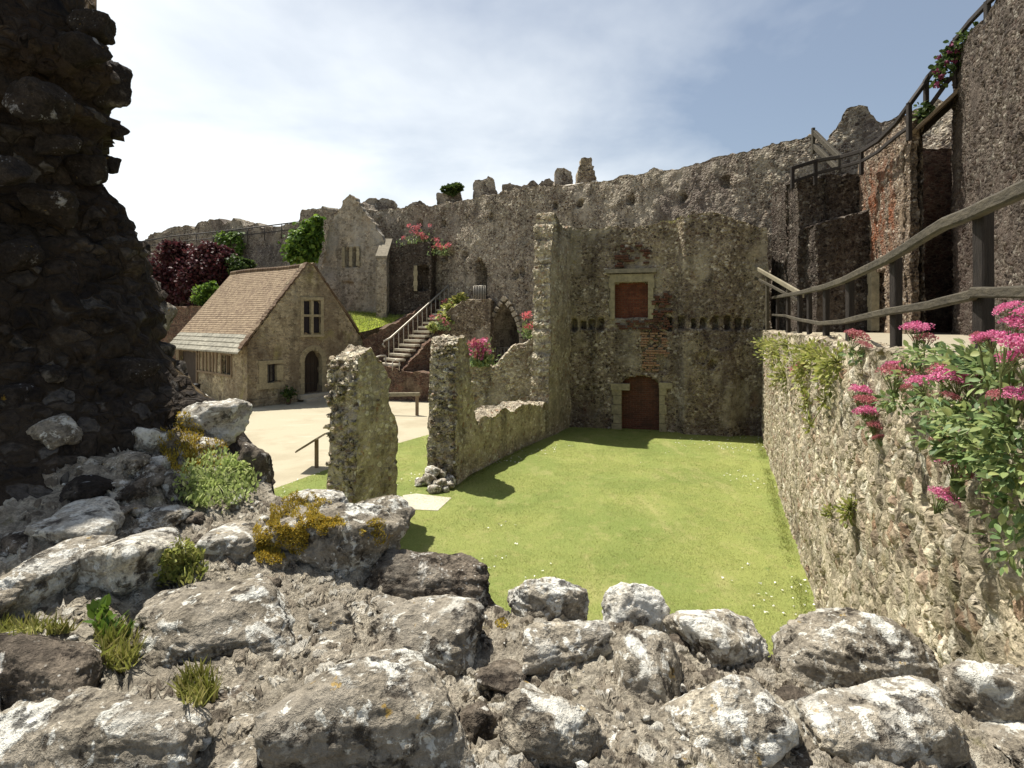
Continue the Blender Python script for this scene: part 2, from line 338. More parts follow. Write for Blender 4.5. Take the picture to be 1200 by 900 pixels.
def brick_mat(name, t, c1, c2, mortar, sc=1.0, bw=.22, rh=.075, stain=None):
    g = G(name); tc = g.coord(); x = g.vm('DOT_PRODUCT', tc, (t[0], t[1], 0)); z = g.sep(tc)[2]
    wob = g.math('MULTIPLY', g.math('SUBTRACT', g.noise(tc, 5, 3), .5), .03)
    b = g.n('TexBrick'); g.set(b.inputs['Vector'], g.comb(x, g.math('ADD', z, wob), 0)); b.inputs['Scale'].default_value = 1
    b.inputs['Brick Width'].default_value = bw*sc; b.inputs['Row Height'].default_value = rh*sc; b.inputs['Mortar Size'].default_value = .007*sc; b.inputs['Mortar Smooth'].default_value = .3
    b.inputs['Color1'].default_value = c1; b.inputs['Color2'].default_value = c2; b.inputs['Mortar'].default_value = mortar
    n = g.noise(tc, 24, 6, .7); n2 = g.noise(tc, 2.2, 5, .65)
    c = g.mix(1, b.outputs[0], g.ramp(n, [(.3, .6), (.5, 1.), (.7, 1.3)]), 'MULTIPLY')
    c = g.mix(g.mr(n2, .48, .66, 0, .6), c, stain or lin(78, 52, 42))
    h = g.math('ADD', g.math('MULTIPLY', g.math('SUBTRACT', 1., b.outputs[1]), .6), g.math('MULTIPLY', n, .5))
    return g.done(c, .9, g.bump(h, .9, .02), spec=.15)
def leaf_mat(name, cols, transl=.35, rough=.55):
    g = G(name); r = g.n('NewGeometry').outputs['Random Per Island']
    c = g.ramp(r, [(i/(len(cols)-1), k) for i, k in enumerate(cols)])
    n = g.noise(g.coord(), 6, 3); c = g.mix(1, c, g.ramp(n, [(.3, .7), (.7, 1.25)]), 'MULTIPLY')
    return g.done(c, rough, spec=.3, transl=transl)
M['valleaf'] = leaf_mat('valerian_leaf', [lin(82, 108, 66), lin(116, 138, 84), lin(148, 160, 100), lin(98, 122, 84), lin(172, 178, 112)])
M['herbleaf'] = leaf_mat('herb_leaf', [lin(120, 130, 62), lin(160, 164, 84), lin(140, 148, 78), lin(176, 170, 100), lin(108, 118, 60)])
M['paleherb'] = leaf_mat('pale_herb_leaf', [lin(150, 166, 96), lin(184, 196, 124), lin(128, 144, 80), lin(206, 210, 150)])
M['greenleaf'] = leaf_mat('ivy_leaf', [lin(56, 84, 36), lin(92, 120, 46), lin(122, 148, 56), lin(70, 96, 42)])
M['darkleaf'] = leaf_mat('shrub_leaf', [lin(48, 66, 36), lin(70, 88, 44), lin(90, 104, 52)])
M['redleaf'] = leaf_mat('copper_leaf', [lin(58, 34, 38), lin(82, 42, 48), lin(100, 54, 58), lin(66, 40, 40), lin(80, 60, 52)], .25)
M['moss'] = leaf_mat('golden_moss', [lin(164, 140, 50), lin(206, 178, 66), lin(136, 114, 46), lin(190, 176, 86), lin(118, 102, 48)], .3, .9)
M['blade'] = leaf_mat('grass_blade', [lin(112, 128, 62), lin(142, 150, 78), lin(164, 164, 100), lin(124, 138, 68)], .3)
M['drygrass'] = leaf_mat('dry_grass', [lin(150, 146, 78), lin(126, 132, 60), lin(168, 158, 104)], .3)
M['pink'] = leaf_mat('valerian_pink', [lin(206, 96, 146), lin(222, 132, 174), lin(186, 76, 122), lin(236, 166, 196), lin(198, 108, 140)], .3, .7)
M['rose'] = leaf_mat('valerian_fading', [lin(190, 110, 122), lin(170, 96, 104), lin(202, 136, 140), lin(158, 110, 98)], .3, .7)
M['plum'] = leaf_mat('plum_flowers', [lin(112, 46, 76), lin(130, 60, 92), lin(96, 40, 62)], .2, .7)
M['red'] = leaf_mat('valerian_red', [lin(206, 104, 112), lin(222, 140, 142), lin(186, 88, 96)], .3, .7)
M['daisy'] = leaf_mat('daisy_white', [lin(232, 232, 220), lin(240, 240, 232)], .2)

# ------------------------------------------------------------------ walls
class Plan:
    def __init__(s, pts):
        s.p = np.array(pts, float); s.seg = np.diff(s.p, axis=0); s.l = np.linalg.norm(s.seg, axis=1); s.u = np.concatenate([[0], np.cumsum(s.l)]); s.L = s.u[-1]
        d = s.seg/s.l[:, None]; s.nrm = np.stack([d[:, 1], -d[:, 0]], 1)
    def pos(s, u): return np.stack([np.interp(u, s.u, s.p[:, 0]), np.interp(u, s.u, s.p[:, 1])], -1)
    def normal(s, u):
        k = np.clip(np.searchsorted(s.u, u, side='right')-1, 0, len(s.l)-1); n = s.nrm[k].copy()
        for i in range(1, len(s.u)-1):
            m = np.abs(u-s.u[i]) < 1e-6
            if m.any():
                a = s.nrm[i-1]+s.nrm[i]; a = a/max(.35, (a@a)/2); n[m] = a
        return n
    def hit(s, px):
        """u and depth where the sight line of column px crosses the plan"""
        t = (px-CX)/F; best = None
        f = s.p[:, 0]-t*s.p[:, 1]
        for i in range(len(s.l)):
            if f[i]*f[i+1] <= 0 and f[i] != f[i+1]:
                a = f[i]/(f[i]-f[i+1]); u = s.u[i]+a*s.l[i]; Y = s.p[i, 1]+a*s.seg[i, 1]
                if best is None or Y < best[1]: best = (u, Y)
        if best is None:
            i = 0 if abs(f[0]) < abs(f[-1]) else len(s.l)-1
            a = f[i]/(f[i]-f[i+1]); best = (s.u[i]+a*s.l[i], s.p[i, 1]+a*s.seg[i, 1])
        return best
    def uz(s, px, py):
        u, Y = s.hit(px); return u, EYE-(py-HY)/F*Y
    def prof(s, L):
        a = sorted(s.uz(px, py) for px, py in L); U = np.array([k[0] for k in a]); Z = np.array([k[1] for k in a])
        return lambda u: np.interp(u, U, Z)
    def world(s, u, z, out=0.0):
        q = s.pos(np.array([u]))[0]; n = s.normal(np.array([u]))[0]; return np.array([q[0]+n[0]*out, q[1]+n[1]*out, z])
def wall(name, plan, top, mat, thick=1., res=.1, z0=0., inside=None, front=None, parent=None, jag=.07, rough=.05, seed=0, us=None, zs=None, ragged=.12, back=None):
    if us is None:
        us = np.concatenate([np.linspace(plan.u[i], plan.u[i+1], max(2, int(math.ceil(plan.l[i]/res)))+1)[:-1] for i in range(len(plan.l))]+[[plan.L]])
    tf = top if callable(top) else (lambda u: u*0+top)
    tu = tf(us)
    if zs is None: zs = np.arange(z0, tu.max()+.6+res, res)
    U, Z = np.meshgrid(us, zs, indexing='ij'); nu, nz = U.shape
    uc = (us[1:]+us[:-1])/2; zc = (zs[1:]+zs[:-1])/2
    UC, ZC = np.meshgrid(uc, zc, indexing='ij')
    rag = ragged*fbm(np.stack([UC*1.7, ZC*0+seed, ZC*0+3.3], -1), 4, seed) + ragged*.6*np.abs(n1(UC*4.1, seed+3, 2))
    msk = ZC < tf(UC)+rag
    if inside is not None: msk &= inside(UC+.05*fbm(np.stack([UC*6, ZC*6, ZC*0], -1), 2, seed+8), ZC+.05*fbm(np.stack([UC*6, ZC*6, ZC*0+7], -1), 2, seed+9))
    # boundary edges of the kept cells
    idx = np.arange(nu*nz).reshape(nu, nz)
    pad = np.pad(msk, 1)
    BE = []
    i, j = np.nonzero(msk)
    for di, dj, a, b in ((-1, 0, (0, 0), (0, 1)), (1, 0, (1, 1), (1, 0)), (0, -1, (1, 0), (0, 0)), (0, 1, (0, 1), (1, 1))):
        o = ~pad[i+1+di, j+1+dj]
        BE.append(np.stack([idx[i[o]+a[0], j[o]+a[1]], idx[i[o]+b[0], j[o]+b[1]]], 1))
    BE = np.concatenate(BE)
    p2 = np.stack([U.ravel(), Z.ravel()], 1)
    hard = (p2[:, 1] <= zs[0]+1e-6)
    for it in range(2):
        acc = np.zeros_like(p2); cnt = np.zeros(len(p2))
        for a, b in ((0, 1), (1, 0)):
            np.add.at(acc, BE[:, a], p2[BE[:, b]]); np.add.at(cnt, BE[:, a], 1)
        m = (cnt > 0) & ~hard
        p2[m] = p2[m]*.5+.5*acc[m]/cnt[m][:, None]
    bm_ = np.zeros(len(p2), bool); bm_[BE.ravel()] = True; bm_ &= ~hard
    jv = np.stack([fbm(np.stack([p2[:, 0]*5, p2[:, 1]*5, p2[:, 0]*0+seed], -1), 2, seed+20), fbm(np.stack([p2[:, 0]*5, p2[:, 1]*5, p2[:, 0]*0+seed+9], -1), 2, seed+31)], 1)
    p2[bm_] += jag*jv[bm_]
    u_, z_ = p2[:, 0], p2[:, 1]
    fr = front(u_, z_) if front is not None else u_*0
    th = thick(u_, z_) if callable(thick) else u_*0+thick
    th = np.maximum(th, fr+.05)
    P = plan.pos(np.clip(u_, 0, plan.L)); N = plan.normal(np.clip(u_, 0, plan.L))
    ext = u_-np.clip(u_, 0, plan.L)
    used = np.zeros(nu*nz, bool)
    ci = idx[i, j]; cells = np.stack([ci, idx[i+1, j], idx[i+1, j+1], idx[i, j+1]], 1); used[cells.ravel()] = True
    remap = -np.ones(nu*nz, int); remap[used] = np.arange(used.sum()); nU = used.sum()
    f3 = np.concatenate([P-N*fr[:, None], z_[:, None]], 1)[used]; b3 = np.concatenate([P-N*th[:, None], z_[:, None]], 1)[used]
    V = [f3, b3]; Fq = [remap[cells], remap[cells][:, ::-1]+nU]
    be = remap[BE]; bu = np.unique(be); K = max(1, int(round(float(np.median(th))/(res*1.3))))
    rm2 = -np.ones(nU, int); rm2[bu] = np.arange(len(bu)); nb = len(bu); off = 2*nU; rows = [bu]
    for k in range(1, K):
        t = k/K; V.append(f3[bu]*(1-t)+b3[bu]*t); rows.append(off+(k-1)*nb+np.arange(nb))
    rows.append(bu+nU)
    e = rm2[be]
    for k in range(K): Fq.append(np.stack([rows[k][e[:, 1]], rows[k][e[:, 0]], rows[k+1][e[:, 0]], rows[k+1][e[:, 1]]], 1))
    V = np.concatenate(V)
    low = V[:, 2] <= zs[0]+1e-6
    V = V+rough*vecn(V*.9, 3, seed+40)+rough*.5*vecn(V*3.1, 2, seed+60)*(~low)[:, None]
    return mk(name, V, [np.concatenate(Fq)], mat, parent)
def rect(u0, u1, z0, z1, soft=0.0): return lambda u, z: (u > u0) & (u < u1) & (z > z0) & (z < z1)
def archf(uc, hw, z0, zs, za):
    def f(u, z):
        k = np.abs(u-uc)/hw; lim = np.where(z < zs, 1., np.sqrt(np.clip(1-((z-zs)/max(za-zs, .01))**2, 0, 1)))
        return (z > z0) & (z < za) & (k < lim)
    return f

# ------------------------------------------------------------------ stones
def ico(level):
    b = bmesh.new(); bmesh.ops.create_icosphere(b, subdivisions=level, radius=1); b.verts.ensure_lookup_table()
    V = np.array([v.co[:] for v in b.verts]); T = np.array([[v.index for v in f.verts] for f in b.faces]); b.free(); return V, T
ICO = {k: ico(k) for k in (2, 3, 4, 5, 6)}
def stone_verts(seed, lvl=5, planes=11, p=11, rough=.07):
    r = np.random.default_rng(seed); D, T = ICO[lvl]
    n = r.normal(size=(planes, 3)); n /= np.linalg.norm(n, axis=1)[:, None]
    n = np.concatenate([n, [[0, 0, 1], [0, 0, -1], [1, 0, 0], [-1, 0, 0], [0, 1, 0], [0, -1, 0]]+.22*r.normal(size=(6, 3))]); n /= np.linalg.norm(n, axis=1)[:, None]
    d = r.uniform(.74, 1.0, len(n))
    k = np.clip(D@n.T/d, 0, None)
    rad = (k**p).sum(1)**(-1/p)
    rad = rad*(1+rough*1.7*fbm(D*1.6+seed, 3, seed)+rough*.7*fbm(D*6+seed, 4, seed+5)+rough*.22*fbm(D*22+seed, 3, seed+7))
    V = D*rad[:, None]
    V /= np.abs(V).max(0)
    return V, T
def rotm(rx, ry, rz): return np.array(Matrix.Rotation(rz, 3, 'Z') @ Matrix.Rotation(ry, 3, 'Y') @ Matrix.Rotation(rx, 3, 'X'))

# ------------------------------------------------------------------ leaves
LEAF = {'oval': (np.array([[0, 0], [.34, .28], [.42, .55], [.24, .86], [0, 1.], [-.24, .86], [-.42, .55], [-.34, .28], [0, .5]]), [[0, 1, 2, 8], [2, 3, 4, 8], [4, 5, 6, 8], [6, 7, 0, 8]]),
        'lance': (np.array([[0, 0], [.15, .25], [.18, .5], [.09, .8], [0, 1.], [-.09, .8], [-.18, .5], [-.15, .25], [0, .5]]), [[0, 1, 2, 8], [2, 3, 4, 8], [4, 5, 6, 8], [6, 7, 0, 8]]),
        'val': (np.array([[0, 0], [.17, .22], [.25, .48], [.17, .78], [0, 1.], [-.17, .78], [-.25, .48], [-.17, .22], [0, .5]]), [[0, 1, 2, 8], [2, 3, 4, 8], [4, 5, 6, 8], [6, 7, 0, 8]]),
        'diamond': (np.array([[0, 0], [.36, .5], [0, 1.], [-.36, .5]]), [[0, 1, 2, 3]]),
        'blade': (np.array([[-.06, 0], [.06, 0], [.035, .6], [0, 1.]]), [[0, 1, 2, 3]]),
        'petal': (np.array([[-.2, 0], [.2, 0], [.42, .8], [-.42, .8]]), [[0, 1, 2, 3]])}
def leaves(P, D, size, kind='oval', fold=.25, curl=.25, seed=0):
    """many leaves as one vertex array: roots P, directions D"""
    r = np.random.default_rng(seed); P = np.asarray(P, float); n = len(P); S, Q = LEAF[kind]; m = len(S)
    D = D/np.linalg.norm(D, axis=1)[:, None]
    a = np.cross(D, r.normal(size=(n, 3))*.6+np.array([0, 0, 1.])); a /= np.linalg.norm(a, axis=1)[:, None]+1e-9
    nn = np.cross(a, D); sz = np.broadcast_to(size, (n,))*r.uniform(.7, 1.3, n)
    x = S[None, :, 0]; y = S[None, :, 1]
    h = fold*np.abs(x)-curl*y*y*.6
    V = P[:, None]+sz[:, None, None]*(a[:, None]*x[..., None]+D[:, None]*y[..., None]+nn[:, None]*h[..., None])
    return V.reshape(-1, 3), (np.arange(n)[:, None, None]*m+np.array(Q)[None]).reshape(-1, 4)
def rdir(n, r, up=.3):
    d = r.normal(size=(n, 3)); d /= np.linalg.norm(d, axis=1)[:, None]; d[:, 2] += up; return d
def blobpts(c, rad, n, r, shell=.5):
    d = r.normal(size=(n, 3)); d /= np.linalg.norm(d, axis=1)[:, None]; k = r.uniform(shell, 1, n)**.6
    return np.asarray(c)+d*k[:, None]*np.asarray(rad), d
def clumpy(c, rad, nsub, per, r, sub=.38):
    """points in a crown made of several uneven clumps"""
    A, B = [], []
    for i in range(nsub):
        q, _ = blobpts(c, np.array(rad)*.8, 1, r, .15); s = r.uniform(.6, 1.25)*sub*np.array(rad)
        p, d = blobpts(q[0], s, int(per*r.uniform(.6, 1.3)), r, .35); A.append(p); B.append(d)
    return np.concatenate(A), np.concatenate(B)


# ================================================================== SETTING
def sheet(name, poly, z, mat, res=None, amp=0, kind='structure'):
    """a flat sheet over a polygon (triangulated fan grid when res is given)"""
    poly = np.array(poly, float)
    b = bmesh.new(); vs = [b.verts.new((x, y, z)) for x, y in poly]; b.faces.new(vs)
    if res:
        bmesh.ops.triangulate(b, faces=b.faces[:])
        bmesh.ops.subdivide_edges(b, edges=b.edges[:], cuts=res, use_grid_fill=True)
        for v in b.verts: v.co.z += amp*float(fbm(np.array([[v.co.x*.4, v.co.y*.4, 0]]), 3)[0])
    bmesh.ops.recalc_face_normals(b, faces=b.faces[:])
    me = bpy.data.meshes.new(name); b.to_mesh(me); b.free(); me.materials.append(mat)
    if me.polygons[0].normal.z < 0: me.flip_normals()
    o = bpy.data.objects.new(name, me); COL.objects.link(o); o['kind'] = kind; return o
sheet('courtyard_ground', [(math.cos(a)*900, math.sin(a)*900) for a in np.linspace(0, 2*math.pi, 65)[:-1]], 0, M['gravel'])
RW = lambda Y: 1.20+.3937*Y                       # foot line of the retaining wall on the right
lawn_poly = [(-7.5, 3), (-7.3, 8), (-6.4, 11.5), (-5.65, 13.3), (-5.1, 14.7), (-4.0, 17.65), (-3.03, 19.4), (-2.3, 20.3), (1.9, 21.4), (9.3, 19.4), (RW(2)+.3, 2)]
sheet('lawn', lawn_poly, .006, M['lawn'])
a, b, c, d = [gr(*q) for q in ((470, 584), (528, 583), (512, 600), (474, 600))]
sheet('paving_slab', [p[:2] for p in (gr(472, 581), gr(488, 579), gr(529, 584), gr(513, 599), gr(471, 597))], .014, M['paving'])
# grass blades on the lawn
def inpoly(p, poly):
    poly = np.array(poly); x, y = p[:, 0], p[:, 1]; ins = np.zeros(len(p), bool); j = len(poly)-1
    for i in range(len(poly)):
        cnd = ((poly[i, 1] > y) != (poly[j, 1] > y)) & (x < (poly[j, 0]-poly[i, 0])*(y-poly[i, 1])/(poly[j, 1]-poly[i, 1]+1e-12)+poly[i, 0]); ins ^= cnd; j = i
    return ins
p = np.stack([rng.uniform(-7, 9.3, 700000), 3.5+17.5*rng.uniform(0, 1, 700000)**1.35], 1); p = p[inpoly(p, lawn_poly)]
p = p[rng.uniform(size=len(p)) < .45+.55*(fbm(np.stack([p[:, 0]*1.2, p[:, 1]*1.2, p[:, 0]*0], -1), 3, 5) > -.05)]
V, Q = leaves(np.c_[p, np.full(len(p), .004)], rdir(len(p), rng, 0)*[.8, .8, .3]+[0, 0, .75], .032, 'blade', seed=3)
tag(mk('lawn_grass', V, Q, M['blade'], origin=(1, 10, 0)), kind='stuff')
p = np.stack([rng.uniform(-6, 9, 2600), rng.uniform(6, 20.5, 2600)], 1); p = p[inpoly(p, lawn_poly)]
p = p[fbm(np.stack([p[:, 0]*.5, p[:, 1]*.5, p[:, 0]*0], -1), 3, 9) > .12]
V, Q = leaves(np.c_[p, np.full(len(p), .035)], rdir(len(p), rng, 0)*[1, 1, .1], .03, 'petal', seed=4)
V2, Q2 = leaves(np.c_[p, np.full(len(p), .036)], rdir(len(p), rng, 0)*[1, 1, .1], .03, 'petal', seed=5)
tag(mk('lawn_daisies', np.concatenate([V, V2]), [Q, Q2+len(V)], M['daisy'], origin=(1, 10, 0)), kind='stuff')

tf = []
for (x0, y0), (x1, y1), n in (((1.7, 20.85), (8.8, 18.95), 2600), ((-1.5, 13.1), (.2, 17.0), 1500), ((.2, 17.0), (1.75, 20.6), 1500), ((RW(18.5)-.12, 18.5), (RW(6)-.12, 6), 4200), ((-3.5, 10.2), (-2.2, 11.4), 700)):
    t_ = rng.uniform(size=n); k_ = fbm(np.stack([t_*19, t_*0+n, t_*0], -1), 3, 4) > -.3; t_ = t_[k_]
    tf.append(np.c_[x0+(x1-x0)*t_+rng.normal(size=len(t_))*.06, y0+(y1-y0)*t_+rng.normal(size=len(t_))*.07, t_*0+.003])
tf = np.concatenate(tf); V, Q = leaves(tf, rdir(len(tf), rng, 0)*[.7, .7, .3]+[0, 0, .8], .065, 'blade', seed=33)
tag(mk('wall_foot_grass', V, Q, M['blade'], origin=(1, 10, 0)), kind='stuff')
# ---- raised path on the right
sheet('raised_path', [(RW(1)+.35, 1), (RW(19.2)+.35, 19.2), (9.6, 20.6), (12, 19.6), (13.5, 13), (11, 4), (9, 1)], 3.70, M['pathm'])

# ================================================================== CURTAIN WALL
CU = Plan([(-10.1, 36), (-4, 32.5), (0, 29.5), (4, 26.8), (7, 24), (8.9, 21.6), (10.5, 20.2), (13, 18.6), (14.5, 16), (15, 13)])
top = CU.prof([(420, 236), (440, 247), (470, 245), (500, 242), (530, 237), (590, 224), (650, 218), (700, 213), (760, 201), (800, 195), (850, 184), (900, 172), (945, 160), (956, 155), (968, 166), (978, 152), (986, 138), (994, 127), (1004, 124), (1016, 126), (1024, 141), (1034, 147), (1048, 142), (1064, 133), (1095, 120)])
th_ = thing('curtain_wall', 'long tall curving flint castle wall behind the lawn, with two arched openings', 'castle wall', (0, 29.5, 0))
uA, zA = CU.uz(592, 352); lanc, zl = CU.uz(563, 305)
def pointed(uc, hw, z0, zs, za): return lambda u, z: (z > z0) & (z < za) & (np.abs(u-uc)/hw < np.where(z < zs, 1., 1-np.clip((z-zs)/(za-zs), 0, 1)**1.9))
arch = pointed(uA, 1.12, 1.0, 3.0, zA+.1); lan = archf(lanc, .36, CU.uz(563, 352)[1], CU.uz(563, 322)[1], zl)
holes = [(CU.uz(px, py), s) for px, py, s in ((492, 262, .2), (520, 262, .16), (640, 300, .15), (612, 318, .17), (604, 322, .2), (650, 240, .15), (575, 255, .14), (740, 235, .2), (850, 212, .22), (545, 300, .2), (520, 300, .25), (528, 298, .2), (800, 232, .2), (680, 240, .15))]
def frontC(u, z):
    f = 4.6*arch(u, z)+4.*lan(u, z)
    for (hu, hz), s in holes: f = np.maximum(f, .35*(np.hypot(u-hu, (z-hz)*.9) < s))
    for k in range(0, 46): f = np.maximum(f, .12*((np.abs(u-(1.3+k*.83)) < .07) & (np.abs(z-(9.5+.6*math.sin(k*7.1)-1.6*(k % 3))) < .09)))
    return f
wall('masonry', CU, top, M['curtain'], thick=lambda u, z: 2.2+3*(arch(u, z) | lan(u, z)), res=.095, front=frontC, parent=th_, seed=1, rough=.09, ragged=.14)
mb = MB(); tq = CU.world(uA+.1, 3, 0)-CU.world(uA, 3, 0); tq /= np.linalg.norm(tq); nq = np.append(CU.normal(np.array([uA]))[0], 0)
ks = [(sg, t) for sg in (-1, 1) for t in np.linspace(-.45, .97, 13)]
for sg, t in ks:      # worn voussoirs of the pointed gateway
    f_ = lambda t: np.array([sg*1.17*(1-max(t, 0)**1.9), 3.0+(zA+.15-3.0)*t])
    a_, b_ = f_(t-.05), f_(t+.05); d_ = (b_-a_)/np.linalg.norm(b_-a_); c_ = f_(t)
    dv = tq*d_[0]+np.array([0, 0, 1.])*d_[1]; mb.obox(CU.world(uA, 0, .03)*[1, 1, 0]+tq*c_[0]+[0, 0, c_[1]], dv*random.uniform(.10, .125), np.cross(dv, nq)*random.uniform(.08, .13), nq*random.uniform(.1, .14))
mb.build('arch_ring', M['gable'], th_)
# iron bars in the arched openings
def bars(u0, u1, z0, z1, n, par, out=-.12):
    b = MB()
    for k in range(n):
        u = u0+(u1-u0)*k/(n-1); b.tube([CU.world(u, z0, out), CU.world(u, z1, out)], .022, 6)
    for z in (z0+.05, z1): b.tube([CU.world(u0, z, out), CU.world(u1, z, out)], .024, 6)
    return b.build('railing', M['metal'], par, smooth=True)
bars(lanc-.45, lanc+.4, CU.uz(563, 352)[1], CU.uz(563, 335)[1], 8, th_, .06)
bars(uA-.9, uA+.9, 1.2, 2.6, 9, th_, -.5)

# ruined merlons along the wall head, each its own block
def block(name, label, cat, px0, px1, pytop, pybot, Y, mat, group=None, depth=1.2, jag=.1, res=.09, tprof=None):
    x0, x1 = at(px0, 0, Y)[0], at(px1, 0, Y)[0]; zb, zt = at(0, pybot, Y)[2]-.5, at(0, pytop, Y)[2]
    pl = Plan([(x0, Y), (x1, Y)])
    tp = pl.prof(tprof) if tprof else zt
    o = wall(name, pl, tp, mat, thick=depth, res=res, z0=zb, jag=jag, rough=.07, seed=int(px0) % 97, ragged=.15)
    return tag(o, label, cat, group)
ME = 'ruined merlons on the wall head'
block('merlon', 'low wide lump of ruined wall showing just right of the pointed gable', 'merlon', 424, 462, 235, 247, 36.5, M['curtain'], ME, tprof=[(424, 238), (432, 234), (448, 233), (461, 235), (463, 245)])
block('merlon', 'small rounded merlon stub, lowest on the wall head', 'merlon', 474, 503, 236, 243, 35, M['curtain'], ME, tprof=[(474, 243), (484, 236), (492, 235), (503, 242)])
mo = block('merlon', 'merlon stump topped by a mat of dark ivy', 'merlon', 512, 540, 226, 238, 33.5, M['curtain'], ME)
P_, D_ = clumpy(at(529, 224, 33.6), (.75, .6, .42), 9, 220, rng)
V, Q = leaves(P_, D_+[0, 0, .3], .16, 'oval', seed=8)
tag(mk('ivy_mat', V, Q, M['darkleaf']), 'dark ivy bush growing over a merlon stump on the wall head', 'ivy')
block('merlon', 'square solid merlon standing beside the ivy topped one', 'merlon', 554, 582, 209, 230, 32, M['curtain'], ME, tprof=[(554, 215), (560, 211), (574, 208), (577, 214), (582, 226)])
block('rubble_parapet', 'long low ragged parapet of loose rubble on the wall head', 'parapet', 588, 650, 213, 223, 30.5, M['curtain'], None, tprof=[(588, 214), (594, 213), (602, 217), (612, 219), (622, 214), (630, 216), (638, 211), (646, 209), (650, 216)])
block('merlon', 'rounded upright merlon left of the stepped chimney stump', 'merlon', 651, 671, 198, 218, 29, M['curtain'], ME, tprof=[(651, 201), (656, 197), (664, 197), (669, 201), (671, 204)])
ch = thing('chimney_stump', 'stepped stone chimney stump, tallest piece on the wall head', 'chimney', at(687, 216, 28.5))
for i, (p0, p1, y0, y1) in enumerate(((676, 699, 207, 222), (677, 697.5, 200, 207), (678.5, 696, 193, 200), (681, 694, 184, 193))):
    pl = Plan([(at(p0, 0, 28.4+i*.03)[0], 28.4+i*.03), (at(p1, 0, 28.4+i*.03)[0], 28.4+i*.03)])
    wall('masonry_course', pl, at(0, y0, 28.4)[2], M['hall'], thick=.95-.1*i, res=.07, z0=at(0, y1, 28.4)[2]-.02, parent=ch, jag=.05, rough=.03, seed=i+4, ragged=.06)
rl = thing('wall_walk_railing', 'pale metal handrail along the wall head in front of the chimney stump', 'railing', at(676, 220, 27.4))
mb = MB(); mb.tube([at(px, py, Y) for px, py, Y in ((650, 219.5, 28.2), (671, 217, 27.8), (700, 212.5, 27.3))], .05, 6); mb.build('rail', M['metal'], rl, True)
for px, py, Y in ((671, 217, 27.8), (699, 212.6, 27.3)):
    mb = MB(); q = at(px, py, Y); mb.tube([q, q-[0, 0, .75]], .04, 6); mb.build('post', M['metal'], rl, True)

# ================================================================== far wall, left
FW = Plan([(-66, 36), (-37, 47), (-26, 45.5), (-13.6, 39.5)])
top = FW.prof([(120, 292), (160, 291), (171, 280), (176, 274), (192, 272), (199, 267), (222, 265), (226, 271), (231, 261), (257, 257), (260, 262), (268, 261), (274, 257), (282, 259), (285, 265), (300, 262), (306, 267), (330, 265), (350, 262), (353, 247), (382, 242), (386, 252), (390, 255), (400, 255)])
tag(wall('far_castle_wall', FW, top, M['curtain'], thick=1.5, res=.14, seed=5, rough=.1, ragged=.12), 'distant castle wall with worn battlements behind the copper tree', 'castle wall')
rl = thing('far_walkway_rail', 'thin dark rail along the distant wall behind the house roof', 'railing', at(260, 272, 42))
pts = [at(px, py, FW.hit(px)[1]-.6) for px, py in ((165, 283), (200, 277), (260, 271), (310, 265), (350, 260))]
mb = MB(); mb.tube(pts, .045, 6); mb.tube([q-[0, 0, .5] for q in pts], .035, 6); mb.build('rail', M['iron'], rl, True)
for px in range(170, 352, 20):
    py = np.interp(px, [165, 200, 260, 310, 350], [283, 277, 271, 265, 260]); q = at(px, py, FW.hit(px)[1]-.6)
    mb = MB(); mb.tube([q+[0, 0, .04], q-[0, 0, 1.1]], .035, 6); mb.build('post', M['iron'], rl, True)
LW = Plan([(-40, 38), (-26, 37.5), (-18.2, 34.6)])
tag(wall('garden_wall', LW, LW.prof([(180, 361), (240, 359)]), M['brickwall'], thick=.7, res=.12, seed=6), 'dark low garden wall left of the tiled stone house', 'garden wall')

# ================================================================== GABLE RUIN
GA = Plan([(-11.95, 34.3), (-7.5, 32.8)])
gt = thing('ruined_gable', 'tall pointed ruined stone gable with twin lancet windows behind the house', 'gable', (-9.8, 33.5, 0))
top = GA.prof([(377, 312), (379, 300), (384, 270), (392, 251), (402, 236), (406, 231), (410, 228), (414, 231), (419, 238), (432, 256), (444, 272), (452, 290)])
l1, zl1 = GA.uz(407, 290); l2, _ = GA.uz(415, 290); zl0 = GA.uz(411, 313)[1]
la, lb = archf(l1, .17, zl0, zl1-.3, zl1), archf(l2, .15, zl0, zl1-.3, zl1)
ni, nz_ = GA.uz(407, 330)
wall('masonry', GA, top, M['gable'], thick=.4, res=.085, parent=gt, seed=7, rough=.06, ragged=.22, jag=.09, front=lambda u, z: .6*(la(u, z) | lb(u, z))+.16*((np.abs(u-ni) < .42) & (z < nz_) & (z > nz_-2.0)))
for u in (l1-.28, (l1+l2)/2, l2+.27):
    mb = MB()
    for k in range(4): mb.obox(GA.world(u, zl0+.2+.3*k, .02), np.append(GA.seg[0]/GA.l[0], 0)*(.09 if k % 2 else .12), [0, 0, .145], [.03, -.08, 0])
    mb.build('window_jamb', M['ashlar'], gt)
bt = thing('buttress', 'pale stone buttress with sloping cap between the gable and the stairs', 'buttress', at(447, 372, 31.9))
x0, x1 = at(441, 0, 31.9)[0], at(453, 0, 31.9)[0]; zb, zt = 4.0, at(0, 300, 31.9)[2]
wall('shaft', Plan([(x0, 31.9), (x1, 31.9)]), zt, M['gable'], thick=1.5, res=.1, z0=zb, parent=bt, jag=.02, rough=.02, ragged=.02)
mb = MB(); zc = at(0, 287, 32.5)[2]
